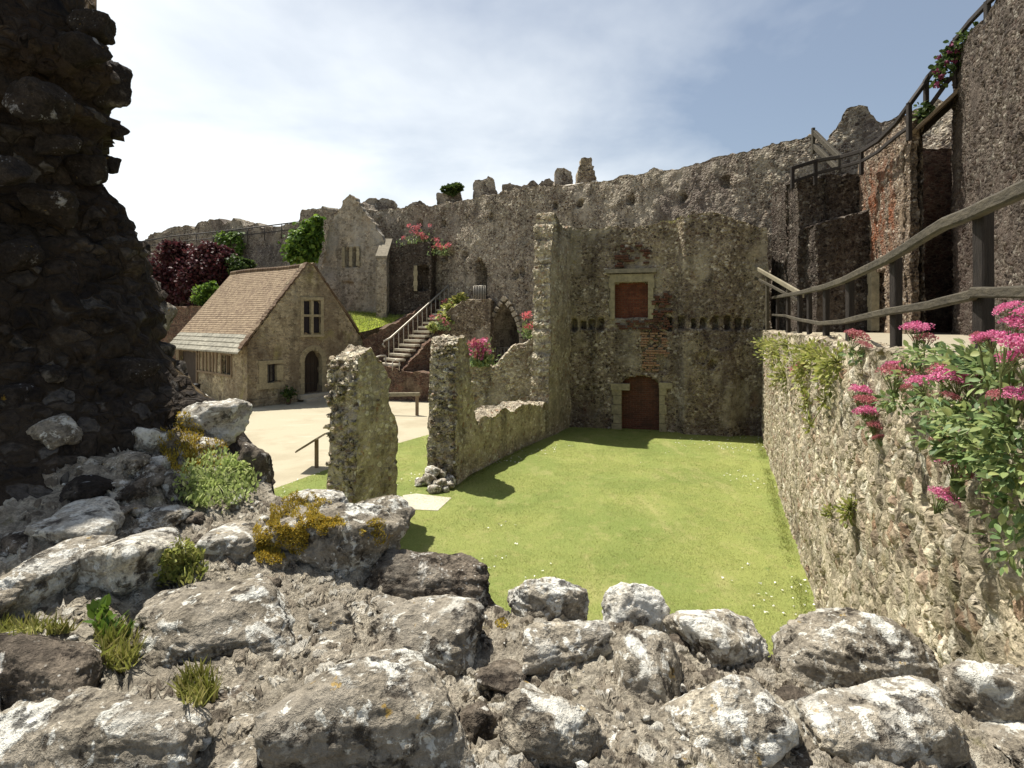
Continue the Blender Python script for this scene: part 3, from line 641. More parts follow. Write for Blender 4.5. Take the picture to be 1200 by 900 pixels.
mb.add([(x0-.04, 31.86, zt), (x1+.04, 31.86, zt), (x1+.04, 33.3, zc+.5), (x0-.04, 33.3, zc+.5), (x0-.04, 31.86, zt-.14), (x1+.04, 31.86, zt-.14), (x1+.04, 33.3, zt-.14), (x0-.04, 33.3, zt-.14)], [[0, 1, 2, 3], [4, 5, 1, 0], [5, 6, 2, 1], [7, 4, 0, 3], [6, 7, 3, 2]])
mb.build('sloped_cap', M['ashlar_grey'], bt)
SW = Plan([(-7.3, 32.5), (-4.75, 32.0), (-4.5, 33.3)])
su, sz = SW.uz(495, 311)
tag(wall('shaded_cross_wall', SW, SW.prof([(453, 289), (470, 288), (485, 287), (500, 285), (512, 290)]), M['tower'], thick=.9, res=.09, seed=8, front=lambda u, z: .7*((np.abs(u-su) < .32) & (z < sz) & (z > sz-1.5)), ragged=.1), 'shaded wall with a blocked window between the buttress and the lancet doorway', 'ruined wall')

mb = MB()
for k in range(5): q = SW.world(su-.42, sz-.15-.3*k, .0); mb.obox(q, np.append(SW.seg[0]/SW.l[0], 0)*(.10+.03*(k % 2)), [0, .07, 0], [0, 0, .145])
sj = mb.build('window_jamb', M['ashlar']); tag(sj, 'pale dressed stone jamb of the dark opening in the shaded cross wall', 'window jamb')
# green bank, stairs
def surf(name, poly, zfun, mat, n=40, thick=None, kind='structure'):
    """bilinear patch over a 4-corner plan"""
    a, b, c, d = [np.array(q, float) for q in poly]; s, t = np.meshgrid(np.linspace(0, 1, n), np.linspace(0, 1, n), indexing='ij'); s = s[..., None]; t = t[..., None]
    P = (a*(1-s)+b*s)*(1-t)+(d*(1-s)+c*s)*t; z = zfun(s[..., 0], t[..., 0])
    V = np.concatenate([P, z[..., None]], -1).reshape(-1, 3); V[:, 2] += .09*fbm(V*1.2, 3, 4)
    i, j = np.meshgrid(np.arange(n-1), np.arange(n-1), indexing='ij'); k = (i*n+j).ravel()
    o = mk(name, V, [np.stack([k, k+n, k+n+1, k+1], 1)], mat); o['kind'] = kind; return o
bank = surf('grass_bank', [(-8.5, 30.3), (-3.9, 33.1), (-4.9, 34.2), (-10.2, 33.8)], lambda s, t: 3.45+1.75*s**1.2*(1-t)+t*(1.15+.5*s)-.5*(s*t)+.3*np.sin(t*3.14)*(1-s), M['bank'])
pb = rng.uniform(0, 1, (9000, 2)); bv = np.array([v.co for v in bank.data.vertices])+ORIG[bank.name]
ii = (pb*38).astype(int); q = bv[ii[:, 0]*40+ii[:, 1]]+np.c_[rng.uniform(-.08, .08, (9000, 2)), np.zeros(9000)]
V, Q = leaves(q, rdir(9000, rng, 1.2), .16, 'blade', seed=5)
tag(mk('bank_grass', V, Q, M['blade']), kind='stuff')
BW = Plan([(-8.3, 30.2), (-7.1, 29.9), (-3.7, 33.0)])
tag(wall('bank_wall', BW, BW.prof([(424, 398), (434, 393), (455, 383), (480, 370), (505, 357), (532, 345)]), M['brickwall'], thick=.5, res=.09, seed=9), 'dark sloping wall holding up the green bank beside the stairs', 'retaining wall')
PF = Plan([(-7.6, 28.3), (-4.15, 27.5), (-1.5, 27.2)])
tag(wall('platform_wall', PF, PF.prof([(432, 430), (466, 431), (468, 437), (500, 437), (540, 440)]), M['brickwall'], thick=2.2, res=.09, seed=10, ragged=.05), 'low dark brown wall in front of the stair foot', 'low wall')
st = thing('stone_stairs', 'flight of pale stone steps climbing right to the lancet doorway', 'stairs', (-6.4, 28.6, 1.55))
A_, B_ = np.array([-6.55, 28.55, 1.62]), np.array([-3.2, 31.9, 5.25]); NS = 15
dh = (B_-A_)[:2]; dh /= np.linalg.norm(dh); sd = np.array([dh[1], -dh[0]])
for k in range(NS):
    c = A_+(B_-A_)*(k+.5)/NS; run = np.linalg.norm((B_-A_)[:2])/NS; zt = A_[2]+(B_[2]-A_[2])*(k+1)/NS
    mb = MB(); ax = np.append(dh*(run*.62), 0); ay = np.append(sd*.78, 0)
    mb.obox([c[0], c[1], zt-.055], ax+ax*random.uniform(-.03, .03), ay*random.uniform(.97, 1.03), [0, 0, .055]); mb.build('tread', M['step'], st)
mb = MB()
for k in range(NS):
    c = A_+(B_-A_)*(k+.5)/NS; run = np.linalg.norm((B_-A_)[:2])/NS; zt = A_[2]+(B_[2]-A_[2])*(k+1)/NS-.112
    mb.obox([c[0], c[1], (zt+.9)/2], np.append(dh*run*.497, 0), np.append(sd*.7, 0), [0, 0, (zt-.9)/2])
mb.build('stair_core', M['brickwall'], st)
hr = thing('stair_handrail', 'galvanised handrail with balusters up the stone stairs', 'handrail', A_-np.append(sd*.72, 0))
off = np.append(-sd*.7, 0); lo, hi = A_+off+[0, 0, 1.05], B_+off+[0, 0, 1.0]
st0 = lo+(hi-lo)*.1
mb = MB(); mb.tube([st0-[.1, .1, .34], st0-[.22, .2, .2], st0-[.13, .12, .02], lo+(hi-lo)*.14, (lo+hi)/2, hi], .05, 8); mb.build('rail', M['metal'], hr, True)
for k in range(14):
    q = lo+(hi-lo)*(.12+.86*k/13); mb = MB(); mb.tube([q, q-[0, 0, .98]], .025, 6); mb.build('baluster', M['metal'], hr, True)
hr = thing('lower_handrail', 'short galvanised rail at the foot of the stone stairs', 'handrail', at(440, 430, 28.4))
P_ = [at(px, py, Y) for px, py, Y in ((433, 425, 28.1), (441, 418.5, 28.3), (446, 417, 28.5), (452, 417, 28.7))]
mb = MB(); mb.tube(P_, .045, 8); mb.build('rail', M['metal'], hr, True)
for q in (P_[1], P_[3]): mb = MB(); mb.tube([q, [q[0], q[1], 1.6]], .035, 6); mb.build('post', M['metal'], hr, True)
hr = thing('platform_handrail', 'short upright rail at the right of the stair foot', 'handrail', at(464, 432, 27.9))
mb = MB(); P_ = [at(460, 424, 27.9), at(465, 421, 27.9), at(468, 424, 27.9)]; mb.tube(P_, .035, 6); mb.build('rail', M['metal'], hr, True)
for q in (P_[0], P_[2]): mb = MB(); mb.tube([q, [q[0], q[1], 1.55]], .03, 6); mb.build('post', M['metal'], hr, True)
LD = Plan([(-4.75, 29.6), (-2.6, 29.9), (-1.15, 29.7), (-.95, 30.4)])
tag(wall('landing_wall', LD, LD.prof([(500, 398), (506, 390), (515, 378), (525, 367), (533, 358), (541, 353), (560, 352), (575, 352)]), M['hall'], thick=1.4, res=.08, seed=11, ragged=.1), 'brown wall under the stair landing, left of the big arch', 'landing wall')
SL = Plan([(-5.55, 28.0), (-3.7, 29.6)])
tag(wall('stair_side_wall', SL, SL.prof([(472, 434), (480, 426), (490, 415), (500, 404), (510, 394), (522, 380), (532, 369), (545, 357)]), M['brickwall'], thick=.45, res=.08, seed=12, ragged=.08), 'dark stepped cheek wall on the right of the stone stairs', 'cheek wall')

# ================================================================== HALL BACK WALL (facing the lawn)
HB = Plan([(1.6, 21.1), (8.95, 19.1)])
ht = thing('hall_end_wall', 'dark ruined hall wall across the lawn with bricked up door and window', 'ruined wall', (5, 20, 0))
top = HB.prof([(650, 266), (667, 267), (700, 267), (730, 266), (768, 263), (791, 262), (796, 257), (812, 254), (830, 252), (846, 255), (862, 259), (880, 264), (900, 268)])
hx = [(672, 381), (683.5, 381), (693, 381), (704, 381), (785, 380.5), (799, 380), (812, 379), (824, 379), (838, 378.5), (852, 378), (865, 379), (876, 379)]
HO = [HB.uz(*q) for q in hx]
wu0, wz1 = HB.uz(720, 331); wu1, wz0 = HB.uz(760, 373); du0, dz1 = HB.uz(728, 441); du1, _ = HB.uz(773, 441)
win = archf((wu0+wu1)/2, (wu1-wu0)/2, wz0, wz1-.12, wz1); dor = archf((du0+du1)/2, (du1-du0)/2, -.1, dz1-.35, dz1)
br0, brz1 = HB.uz(752, 388); br1, brz0 = HB.uz(782, 438)
pit = [(HB.uz(834, 427), .14, .2), (HB.uz(822, 420), .2, .1), (HB.uz(735, 300), .5, .06), (HB.uz(690, 470), .6, .08), (HB.uz(845, 390), .6, .08)]
def frontH(u, z):
    f = .30*win(u, z)+.34*dor(u, z)
    for i, (a, b) in enumerate(HO): f = np.maximum(f, .38*((np.abs(u-a) < .085) & (np.abs(z-b) < .21+.05*math.sin(i*5))))
    for (a, b), s, dp in pit: f = np.maximum(f, dp*(np.hypot(u-a, z-b) < s))
    f = np.maximum(f, .10*((u > br0) & (u < br1) & (z > brz0) & (z < brz1)))
    f = f-.28*np.clip((u-HB.hit(793)[0])/.22, 0, 1)*np.clip((HB.hit(872)[0]-u)/.5, 0, 1)
    return f-.06*(z < HB.uz(700, 386)[1])
wall('masonry', HB, top, M['hall'], thick=1.3, res=.06, front=frontH, parent=ht, seed=13, rough=.05, ragged=.1)
td = HB.seg[0]/HB.l[0]; nd = HB.nrm[0]
BR1 = brick_mat('window_brick', td, lin(116, 68, 50), lin(94, 54, 42), lin(100, 82, 68), stain=lin(76, 48, 40))
BR2 = brick_mat('door_brick', td, lin(104, 66, 52), lin(84, 56, 46), lin(102, 84, 70), stain=lin(70, 54, 46))
BR3 = brick_mat('relieving_brick', td, lin(158, 124, 98), lin(134, 96, 76), lin(166, 152, 128), stain=lin(138, 120, 98))
def panel(name, pl, u0, u1, z0, z1, out, mat, par, arch_=0, n=14, th=.12):
    U = np.linspace(u0, u1, n); tz = z1-arch_*((2*(U-u0)/(u1-u0)-1)**2); V = []; 
    for o_ in (out, out-th):
        for u, t in zip(U, tz): V += [pl.world(u, z0, o_), pl.world(u, t, o_)]
    m = 2*n; q = []
    for k in range(n-1): q += [[2*k, 2*k+2, 2*k+3, 2*k+1], [m+2*k, m+2*k+1, m+2*k+3, m+2*k+2], [2*k+1, 2*k+3, m+2*k+3, m+2*k+1], [2*k, m+2*k, m+2*k+2, 2*k+2]]
    q += [[0, 1, m+1, m], [m-2, 2*m-2, 2*m-1, m-1]]
    return mk(name, V, [np.array(q)], mat, par, smooth=False)
bi = panel('window_brick_infill', HB, wu0-.05, wu1+.05, wz0-.05, wz1+.03, -.17, BR1, ht, .10)
bi['label'] = 'bright orange brick blocking the upper window'
bi = panel('door_brick_infill', HB, du0-.06, du1+.06, -.05, dz1+.05, -.2, BR2, ht, .32)
bi['label'] = 'dark red brick blocking the ground doorway'
def scatter_bricks(name, pl, u0, u1, z0, z1, n, mat, par, out=.0):
    b = MB(); t = np.append(pl.seg[0]/pl.l[0], 0); nn = np.append(pl.nrm[0], 0)
    for k in range(n):
        u, z = random.uniform(u0, u1), random.uniform(z0, z1); z = round(z/.09)*.09
        b.obox(pl.world(u, z, out+random.uniform(-.02, .03)), t*random.uniform(.06, .12), nn*.05, [0, 0, .034])
    return b.build(name, mat, par)
scatter_bricks('brick_patch', HB, br0, br1, brz0+.1, brz1, 75, BR3, ht, -.02)
scatter_bricks('brick_patch', HB, HB.uz(766, 0)[0], HB.uz(785, 0)[0], HB.uz(770, 388)[1], HB.uz(770, 345)[1], 40, BR2, ht, .055)
scatter_bricks('brick_patch', HB, HB.uz(722, 0)[0], HB.uz(785, 0)[0], HB.uz(722, 386)[1], HB.uz(722, 375)[1], 26, BR2, ht, .055)
scatter_bricks('brick_patch', HB, HB.uz(722, 0)[0], HB.uz(760, 0)[0], HB.uz(722, 312)[1], HB.uz(722, 288)[1], 34, BR2, ht, .04)
def ob(pl, px0, py0, px1, py1, out0, out1, mbuf):
    u0, z1 = pl.uz(px0, py0); u1, z0 = pl.uz(px1, py1); t = np.append(pl.seg[0]/pl.l[0], 0); nn = np.append(pl.nrm[0], 0)
    mbuf.obox(pl.world((u0+u1)/2, (z0+z1)/2, (out0+out1)/2), t*(u1-u0)/2, nn*(out1-out0)/2, [0, 0, (z1-z0)/2])
mb = MB()
for k in range(4): y = 326+k*12; ob(HB, 714+(k % 2)*1.5, y, 720.5, y+11.7, -.2, .1, mb); ob(HB, 759.5, y, 767-(k % 2)*1.5, y+11.7, -.2, .1, mb)
ob(HB, 715, 322, 766, 330, -.2, .105, mb); mb.build('window_surround', M['ashlar'], ht)
mb = MB(); ob(HB, 710, 316, 769, 319.5, -.1, .2, mb); mb.build('hood_mould', M['ashlar_grey'], ht)
mb = MB()
for k in range(5): y = 452+k*11; ob(HB, 717+(k % 2)*2, y, 728.5, y+10.8, -.2, .1, mb); ob(HB, 772.5, y, 781-(k % 2)*2, y+10.8, -.2, .1, mb)
ob(HB, 716, 449, 738, 457, -.25, .15, mb); ob(HB, 772, 448, 788, 455, -.25, .12, mb)
mb.build('door_jambs', M['ashlar'], ht)
# grass tufts on its ragged head
P_ = np.concatenate([[HB.world(u, float(top(np.array([u]))[0])+.02, -.3) for u in np.linspace(HB.uz(770, 0)[0], HB.uz(850, 0)[0], 160)]])[rng.permutation(160)[:60]]+rng.normal(size=(60, 3))*[.05, .2, .04]
P_ = np.repeat(P_, 6, 0)+rng.normal(size=(360, 3))*[.05, .05, .01]
V, Q = leaves(P_, rdir(360, rng, 1.), .12, 'blade', seed=6)
tag(mk('wall_top_grass', V, Q, M['drygrass']), 'yellowish grass tufts along the hall wall head above the bricked window', 'grass')

# ================================================================== HALL SIDE WALL (left of the lawn)
def side_plan(Y0, Y1, n=8):
    ys = np.linspace(Y0, Y1, n); xs = np.interp(ys, [10.0, 11.2, 13.0, 14.8, 17, 19.7, 21.2], [-2.88, -2.3, -1.50, -.83, .18, 1.69, 2.4]); return Plan(list(zip(xs, ys)))
S1 = side_plan(10.05, 11.15, 3)
def prof_u(L):
    U = [k[0] for k in L]; Z = [k[1] for k in L]; return lambda u: np.interp(u, U, Z)
o = wall('ruined_pier', S1, prof_u([(0, 3.2), (.12, 3.42), (.45, 3.46), (.7, 3.35), (.85, 3.1), (.93, 2.7), (.98, 2.3), (1.04, 2.0), (1.3, 1.9)]), M['ruin'], thick=lambda u, z: .66+.10*np.clip((1.5-z)/1.5, 0, 1)+.1*n1(z*2, 3)-.12*np.clip((z-3.0)/.4, 0, 1), res=.045, seed=14, rough=.07, jag=.1, ragged=.12)
tag(o, 'free standing ruined flint pier nearest the camera, in front of the house', 'ruined pier')
S2 = side_plan(13.35, 20.95, 10)
yu = lambda Y: float(np.interp(Y, np.interp(S2.u, S2.u, S2.p[:, 1]), S2.u))
ov = prof_u([(0, 3.45), (.2, 3.6), (.55, 3.6), (.8, 3.35), (.95, 2.7), (1.1, 2.0), (1.25, 1.5), (1.4, 1.36), (yu(17), 1.3), (yu(19.0), 1.17), (yu(19.06), 1.9), (yu(19.1), 3.0), (yu(19.13), 3.9), (yu(19.16), 5.2), (yu(19.2), 6.3), (yu(19.3), 7.2), (yu(19.45), 7.9), (yu(19.65), 7.8), (yu(19.9), 7.55), (yu(21), 7.6)])
o = wall('hall_side_wall', S2, ov, M['ruin'], thick=lambda u, z: .72+.14*n1(z*1.5, 4)+.12*np.clip(1.2-z, 0, 1)*(u < 1.2)+.0*u, res=.055, seed=15, rough=.07, jag=.12, ragged=.14)
tag(o, 'broken flint side wall, a tall stub then low, rising tall at the far end', 'ruined wall')
def flush_face(o, nrm):
    me = o.data; me.materials.append(M['ruinface'])
    for p in me.polygons:
        if p.normal.x*nrm[0]+p.normal.y*nrm[1] > .72 and p.center.z+ORIG[o.name][2] < 7.2: p.material_index = 1
def rough_end(o, pl, z0, z1, n, thick, size, seed):
    """knobbly flints standing out of the broken end of a wall, in one mesh part"""
    r = np.random.default_rng(seed); mb = MB(); t = np.append(pl.seg[0]/pl.l[0], 0); nn = np.append(pl.nrm[0], 0)
    for k in range(n):
        z = r.uniform(z0, z1); w = r.uniform(.0, 1); s = size*r.uniform(.55, 1.25)
        q = pl.world(0, z, -thick*w)-t*r.uniform(-.03, .05); D, T = ICO[3]
        V = D*(1+.22*vn(D*1.7+k, k)+.1*vn(D*4+k, k+3))[:, None]*[s, s*.8, s*.7]; mb.add(V@rotm(r.uniform(-.4, .4), r.uniform(-.4, .4), r.uniform(0, 6)).T+q, t=T)
    p = mb.build('broken_core', M['ruin'], o, True); p['label'] = 'rough broken end of the wall with flints standing out'
for o_, pl_, zz, n_, sd_ in ((bpy.data.objects['ruined_pier'], S1, (.1, 3.3), 150, 3), (bpy.data.objects['hall_side_wall'], S2, (.1, 3.5), 150, 4)):
    flush_face(o_, pl_.nrm[0]); rough_end(o_, pl_, zz[0], zz[1], n_, .68, .095, sd_)
# heap of fallen flints at the foot of the second stub
for k in range(26):
    an = rng.uniform(0, 6.28); rr = .62*math.sqrt((k+.5)/26); q = gr(511, 573)+[rr*math.cos(an)*.8, rr*math.sin(an)*.7+.1, 0]; s = rng.uniform(.11, .2)*(1.15-.4*rr); q[2] = s*.45+max(0, .42-.75*rr)
    Vs, T = stone_verts(400+k, 4, 9, 7, .12); Vs = Vs*[s, s*.85, s*.75]@rotm(rng.uniform(-.3, .3), 0, rng.uniform(0, 6)).T+q
    o = mk('fallen_flint', Vs, [T], M['s_pale'] if k % 2 else M['s_grey'], origin=q)
    tag(o, 'pale fallen flint in the heap at the foot of the broken wall stub', 'stone', 'fallen flints by the second wall stub')
# cross wall behind the low wall
CW = Plan([(-1.75, 20.6), (1.5, 20.6)])
top = CW.prof([(545, 431), (560, 431), (575, 431), (583, 429), (586, 422), (593, 414), (601, 408), (612, 404), (620, 399), (630, 392), (645, 385)])
tag(wall('cross_wall', CW, top, M['ruin'], thick=.8, res=.06, seed=16, ragged=.1), 'flint cross wall with stepped broken top seen behind the low wall', 'ruined wall')

# ================================================================== RETAINING WALL, right of the lawn
ys = np.concatenate([np.linspace(18.95, 10, 7), np.linspace(8.5, .9, 6)]); RP = Plan([(RW(y), y) for y in ys])
uu = []; Yc = 18.95
while Yc > .9: uu.append((18.95-Yc)*math.hypot(1, .3937)); Yc -= float(np.clip(.0062*Yc+.002, .016, .07))
uu.append(RP.L); uu = np.array(uu)
lump = lambda u, z: -.05*fbm(np.stack([u*1.1, z*.7, u*0], -1), 3, 77)-.03*np.clip(z-3.3, 0, .4)+.12*np.clip(fbm(np.stack([u*2.3, z*1.6, u*0+4], -1), 3, 78)-.28, 0, .4)
o = wall('retaining_wall', RP, prof_u([(0, 3.72), (RP.L*.7, 3.72), (RP.L, 3.76)]), M['retain'], thick=.55, us=uu, zs=np.concatenate([np.arange(0, 1.6, .05), np.arange(1.6, 3.95, .026)]), res=.05, front=lump, seed=17, rough=.04, jag=.05, ragged=.07)
tag(o, 'sunlit flint retaining wall along the right of the lawn under the fence', 'retaining wall')

# ================================================================== STEPPED TOWER WALLS, right
def zig(name, label, pts, tops, mat, seed, thick=.9, **k):
    pl = Plan(pts); o = wall(name, pl, prof_u([(pl.u[i], t) for i, t in tops]), mat, thick=thick, res=.07, seed=seed, rough=.08, **k); return tag(o, label, 'tower wall')
TA = Plan([(9.55, 20.1), (9.2, 17.6), (11.3, 17.6)])
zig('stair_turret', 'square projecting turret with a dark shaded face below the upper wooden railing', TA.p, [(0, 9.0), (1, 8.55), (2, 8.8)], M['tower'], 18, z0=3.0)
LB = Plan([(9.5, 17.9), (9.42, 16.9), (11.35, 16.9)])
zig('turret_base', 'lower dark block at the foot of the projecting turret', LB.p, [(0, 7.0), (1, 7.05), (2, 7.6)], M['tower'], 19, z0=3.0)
TB = Plan([(11.6, 18.3), (11.2, 17.5), (10.2, 14.0), (10.42, 13.99)])
nu_, nz2 = TB.uz(1029, 318)
zig('stained_tower_wall', 'sunlit tower wall with a rusty orange stain and small doorway', TB.p, [(0, 9.3), (1, 9.3), (2, 9.35), (3, 9.3)], M['rusttower'], 20, thick=.34, z0=3.0, front=lambda u, z: .5*((np.abs(u-nu_) < .35) & (z < nz2) & (z > 3)))
TR = Plan([(11.2, 17.0), (14.2, 17.0)])
tag(wall('tower_recess', TR, 9.4, M['brickwall'], thick=.6, res=.09, seed=21, z0=3.0), 'deep dark recess between the stained tower wall and the tall right tower', 'recess wall')
TC = Plan([(13.9, 17.1), (11.2, 13.9), (9.0, 9.6), (8.0, 7.4), (5.6, 2.0)])
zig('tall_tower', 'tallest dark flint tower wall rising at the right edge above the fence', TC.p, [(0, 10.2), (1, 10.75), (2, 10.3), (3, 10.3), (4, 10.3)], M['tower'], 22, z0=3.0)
mb = MB()
for k in range(5): ob(Plan(TB.p[1:3]), 1020.5+(k % 2), 318+k*14, 1026, 331.5+k*14, -.1, .1, mb)
tag(mb.build('doorway_jamb', M['ashlar'], smooth=False), 'pale dressed stone jamb of the small doorway in the stained tower', 'door jamb')

# ================================================================== HOUSE
HC = np.array([-12.4, 25.6]); e1 = np.array([.624, .781]); e2 = np.array([-.768, .640]); FW_, SD_, EZ, RZ = 6.55, 9.0, 2.8, 6.95
def hp(t, s, z): q = HC+e1*t+e2*s; return np.array([q[0], q[1], z])
hs = thing('stone_house', 'small gabled stone house with a tan tiled roof and arched doorway', 'house', hp(FW_/2, SD_/2, 0))
GP = Plan([hp(0, 0, 0)[:2], hp(FW_, 0, 0)[:2]])
apx = 3.2
gtop = prof_u([(0, EZ+.15), (apx-.12, RZ+.12), (apx+.12, RZ+.12), (FW_, EZ+.05)])
def gu(px, py): return GP.uz(px, py)
d0, dzb = gu(356, 467); d1, _ = gu(378, 467); _, dzt = gu(367, 410); _, dzs = gu(367, 424)
w0, wz0_ = gu(355, 391); w1, wz1_ = gu(376.5, 353); s0, sz0 = gu(312.5, 449); s1, sz1 = gu(325, 426)
do = archf((d0+d1)/2, (d1-d0)/2, .35, dzs, dzt)
wall('gable_wall', GP, gtop, M['house'], thick=.55, res=.07, seed=31, rough=.02, jag=.03, ragged=.05, parent=hs,
     inside=lambda u, z: ~(do(u, z) | rect(w0, w1, wz0_, wz1_)(u, z) | rect(s0, s1, sz0, sz1)(u, z)))
SP = Plan([hp(0, SD_, 0)[:2], hp(0, 0, 0)[:2]])
a0, az0 = SP.uz(260, 438); a1, az1 = SP.uz(271, 416); b0, bz0 = SP.uz(211, 456); b1, bz1 = SP.uz(231, 412)
wall('side_wall', SP, EZ-.05, M['house'], thick=.5, res=.08, seed=32, rough=.02, jag=.03, ragged=.02, parent=hs, inside=lambda u, z: ~(rect(a0, a1, az0, az1)(u, z) | rect(b0, b1, max(bz0, .3), bz1)(u, z)))
BP = Plan([hp(FW_, 0, 0)[:2], hp(FW_, SD_, 0)[:2]]); wall('side_wall', BP, EZ-.05, M['house'], thick=.5, res=.2, seed=33, rough=.02, parent=hs, ragged=.02)
KP = Plan([hp(FW_, SD_, 0)[:2], hp(0, SD_, 0)[:2]])
wall('gable_wall', KP, prof_u([(0, EZ), (FW_-apx, RZ-.15), (FW_, EZ)]), M['house'], thick=.5, res=.2, seed=34, rough=.02, parent=hs, ragged=.02)
# roof: overlapping courses of small tiles
def roof_mat():
    g = G('clay_roof_tiles'); uv = g.n('UVMap'); uv.uv_map = 'uv'; v = uv.outputs[0]; tc = g.coord()
    b = g.n('TexBrick'); g.set(b.inputs['Vector'], v); b.inputs['Scale'].default_value = 1; b.inputs['Brick Width'].default_value = .2; b.inputs['Row Height'].default_value = .15
    b.inputs['Mortar Size'].default_value = .006; b.inputs['Color1'].default_value = lin(146, 129, 107); b.inputs['Color2'].default_value = lin(110, 94, 78); b.inputs['Mortar'].default_value = lin(90, 74, 60); b.inputs['Bias'].default_value = -.1
    n = g.noise(tc, 14, 5, .7); n2 = g.noise(tc, 1.3, 5, .65)
    c = g.mix(1, b.outputs[0], g.ramp(n, [(.3, .65), (.5, 1.), (.7, 1.3)]), 'MULTIPLY')
    c = g.mix(g.mr(n2, .45, .65, 0, .5), c, lin(140, 124, 102))
    n3 = g.noise(tc, 3, 5, .7); c = g.mix(g.mr(n3, .58, .7, 0, .5), c, lin(112, 88, 74))
    return g.done(c, .9, g.bump(g.math('ADD', n, g.math('MULTIPLY', b.outputs[1], -.6)), .7, .02), spec=.15)
M['roof'] = roof_mat()
M['slate'] = simple('pale_stone_slates', lin(136, 132, 118), .5, 5, .85, .5)
def roof_plane(name, side, c0, c1, mat, rh, par, lift=.035, nx=90):
    """courses from slope parameter c0 to c1 (0 eaves, 1 ridge); side 0 = left slope, 1 = right"""
    te, tr = (-.32, apx) if side == 0 else (FW_+.3, apx); ze, zr = (EZ-.12, RZ+.05)
    L = math.hypot(tr-te, zr-ze); n = max(1, int(round(L*(c1-c0)/rh))); V = []; Q = []; UVs = []
    for k in range(n):
        base = len(V)
        for j in range(nx+1):
            s = .05+(SD_+.15)*j/nx; jit = .012*n1([s*3+k*7.7], 5+k)[0]; 
            for (cc, up) in ((c0+(c1-c0)*k/n, lift+jit), (c0+(c1-c0)*(k+1)/n+.006, .004)):
                z = ze+(zr-ze)*cc+up; V.append(hp(te+(tr-te)*cc, s, z+.09*math.sin(s*.55+.6)*cc*(-.6)+.025*n1([s*1.1+cc*2], 3)[0])); UVs.append((s, L*cc))
            V.append(np.array(V[-2])-[0, 0, lift+.02]); UVs.append(UVs[-2])
        for j in range(nx):
            a = base+3*j; Q += [[a, a+3, a+4, a+1], [a+2, a+5, a+3, a]]
    V = np.array(V); Q = np.array(Q)
    if side == 0: Q = Q[:, ::-1]
    o = mk(name, V, [Q], mat, par, smooth=False)
    uvl = o.data.uv_layers.new(name='uv'); li = np.zeros(len(o.data.loops), np.int32); o.data.loops.foreach_get('vertex_index', li); uvl.data.foreach_set('uv', np.array(UVs)[li].astype(np.float32).ravel())
    return o
ro = roof_plane('roof', 0, .17, 1.0, M['roof'], .145, hs)
rs = roof_plane('eaves_slates', 0, -.03, .175, M['slate'], .27, hs, .06)
rs['label'] = 'pale thick stone slates along the eaves'
roof_plane('roof', 1, .0, 1.0, M['roof'], .29, hs, nx=20)
mb = MB()
for k in range(30): s = .05+9.1*k/30; mb.tube([hp(apx, s, RZ+.07-.06*math.sin(s*.55+.6)), hp(apx, s+.31, RZ+.08-.06*math.sin(s*.55+.8))], [.12, .105], 8)
mb.build('ridge_tiles', M['roof'], hs)
# verge slabs on the front gable, ragged
mb = MB()
for k in range(26):
    t0 = k/26; t = -.25+(apx+.2)*t0; z = EZ-.02+(RZ-EZ+.13)*t0; d = np.array([e1[0]*apx, e1[1]*apx, RZ-EZ]); d /= np.linalg.norm(d); nn = np.array([e2[0], e2[1], 0]); up = np.cross(nn, d); up *= np.sign(up[2])
    mb.obox(hp(t, .16+random.uniform(-.04, .03), z+.09), d*random.uniform(.07, .12), nn*random.uniform(.17, .24), up*random.uniform(.025, .05))
    mb.obox(hp(2*apx+.05-t, .2+random.uniform(-.04, .03), z+.09), d*[-1, -1, 1]*.11, nn*.24, np.cross(nn, d*[-1, -1, 1])*random.uniform(-.06, -.035))
mb.build('verge_stones', M['roof'], hs)
# windows and door
def gob(pl, u0, u1, z0, z1, o0, o1, mbuf):
    t = np.append(pl.seg[0]/pl.l[0], 0); nn = np.append(pl.nrm[0], 0); mbuf.obox(pl.world((u0+u1)/2, (z0+z1)/2, (o0+o1)/2), t*(u1-u0)/2, nn*(o1-o0)/2, [0, 0, (z1-z0)/2])
mb = MB(); f = .1
gob(GP, w0-.13, w0+.03, wz0_-.05, wz1_+.05, -.25, .035, mb); gob(GP, w1-.03, w1+.13, wz0_-.05, wz1_+.05, -.25, .035, mb); gob(GP, w0-.13, w1+.13, wz1_+.05, wz1_+.2, -.25, .045, mb); gob(GP, w0-.16, w1+.16, wz0_-.18, wz0_-.05, -.25, .06, mb)
um = (w0+w1)/2; zm = wz0_+(wz1_-wz0_)*.55
gob(GP, um-.07, um+.07, wz0_-.05, wz1_+.05, -.2, .02, mb); gob(GP, w0+.03, um-.07, zm-.06, zm+.06, -.2, .015, mb); gob(GP, um+.07, w1-.03, zm-.06, zm+.06, -.2, .015, mb)
wf = mb.build('mullioned_window', M['ashlar'], hs)
mb = MB(); gob(GP, w0, w1, wz0_-.05, wz1_+.05, -.19, -.16, mb); mb.build('pane', M['glass'], wf)
mb = MB()
gob(GP, s0-.38, s0+.02, sz0-.0, sz1+.0, -.25, .03, mb); gob(GP, s1-.02, s1+.30, sz0+.1, sz1-.08, -.25, .03, mb); gob(GP, s0-.42, s1+.3, sz1+.0, sz1+.17, -.25, .035, mb); gob(GP, s0-.5, s1+.36, sz0-.28, sz0, -.25, .045, mb)
wf = mb.build('small_window', M['ashlar'], hs)
mb = MB(); gob(GP, s0, s1, sz0, sz1, -.26, -.22, mb); mb.build('pane', M['glass'], wf)
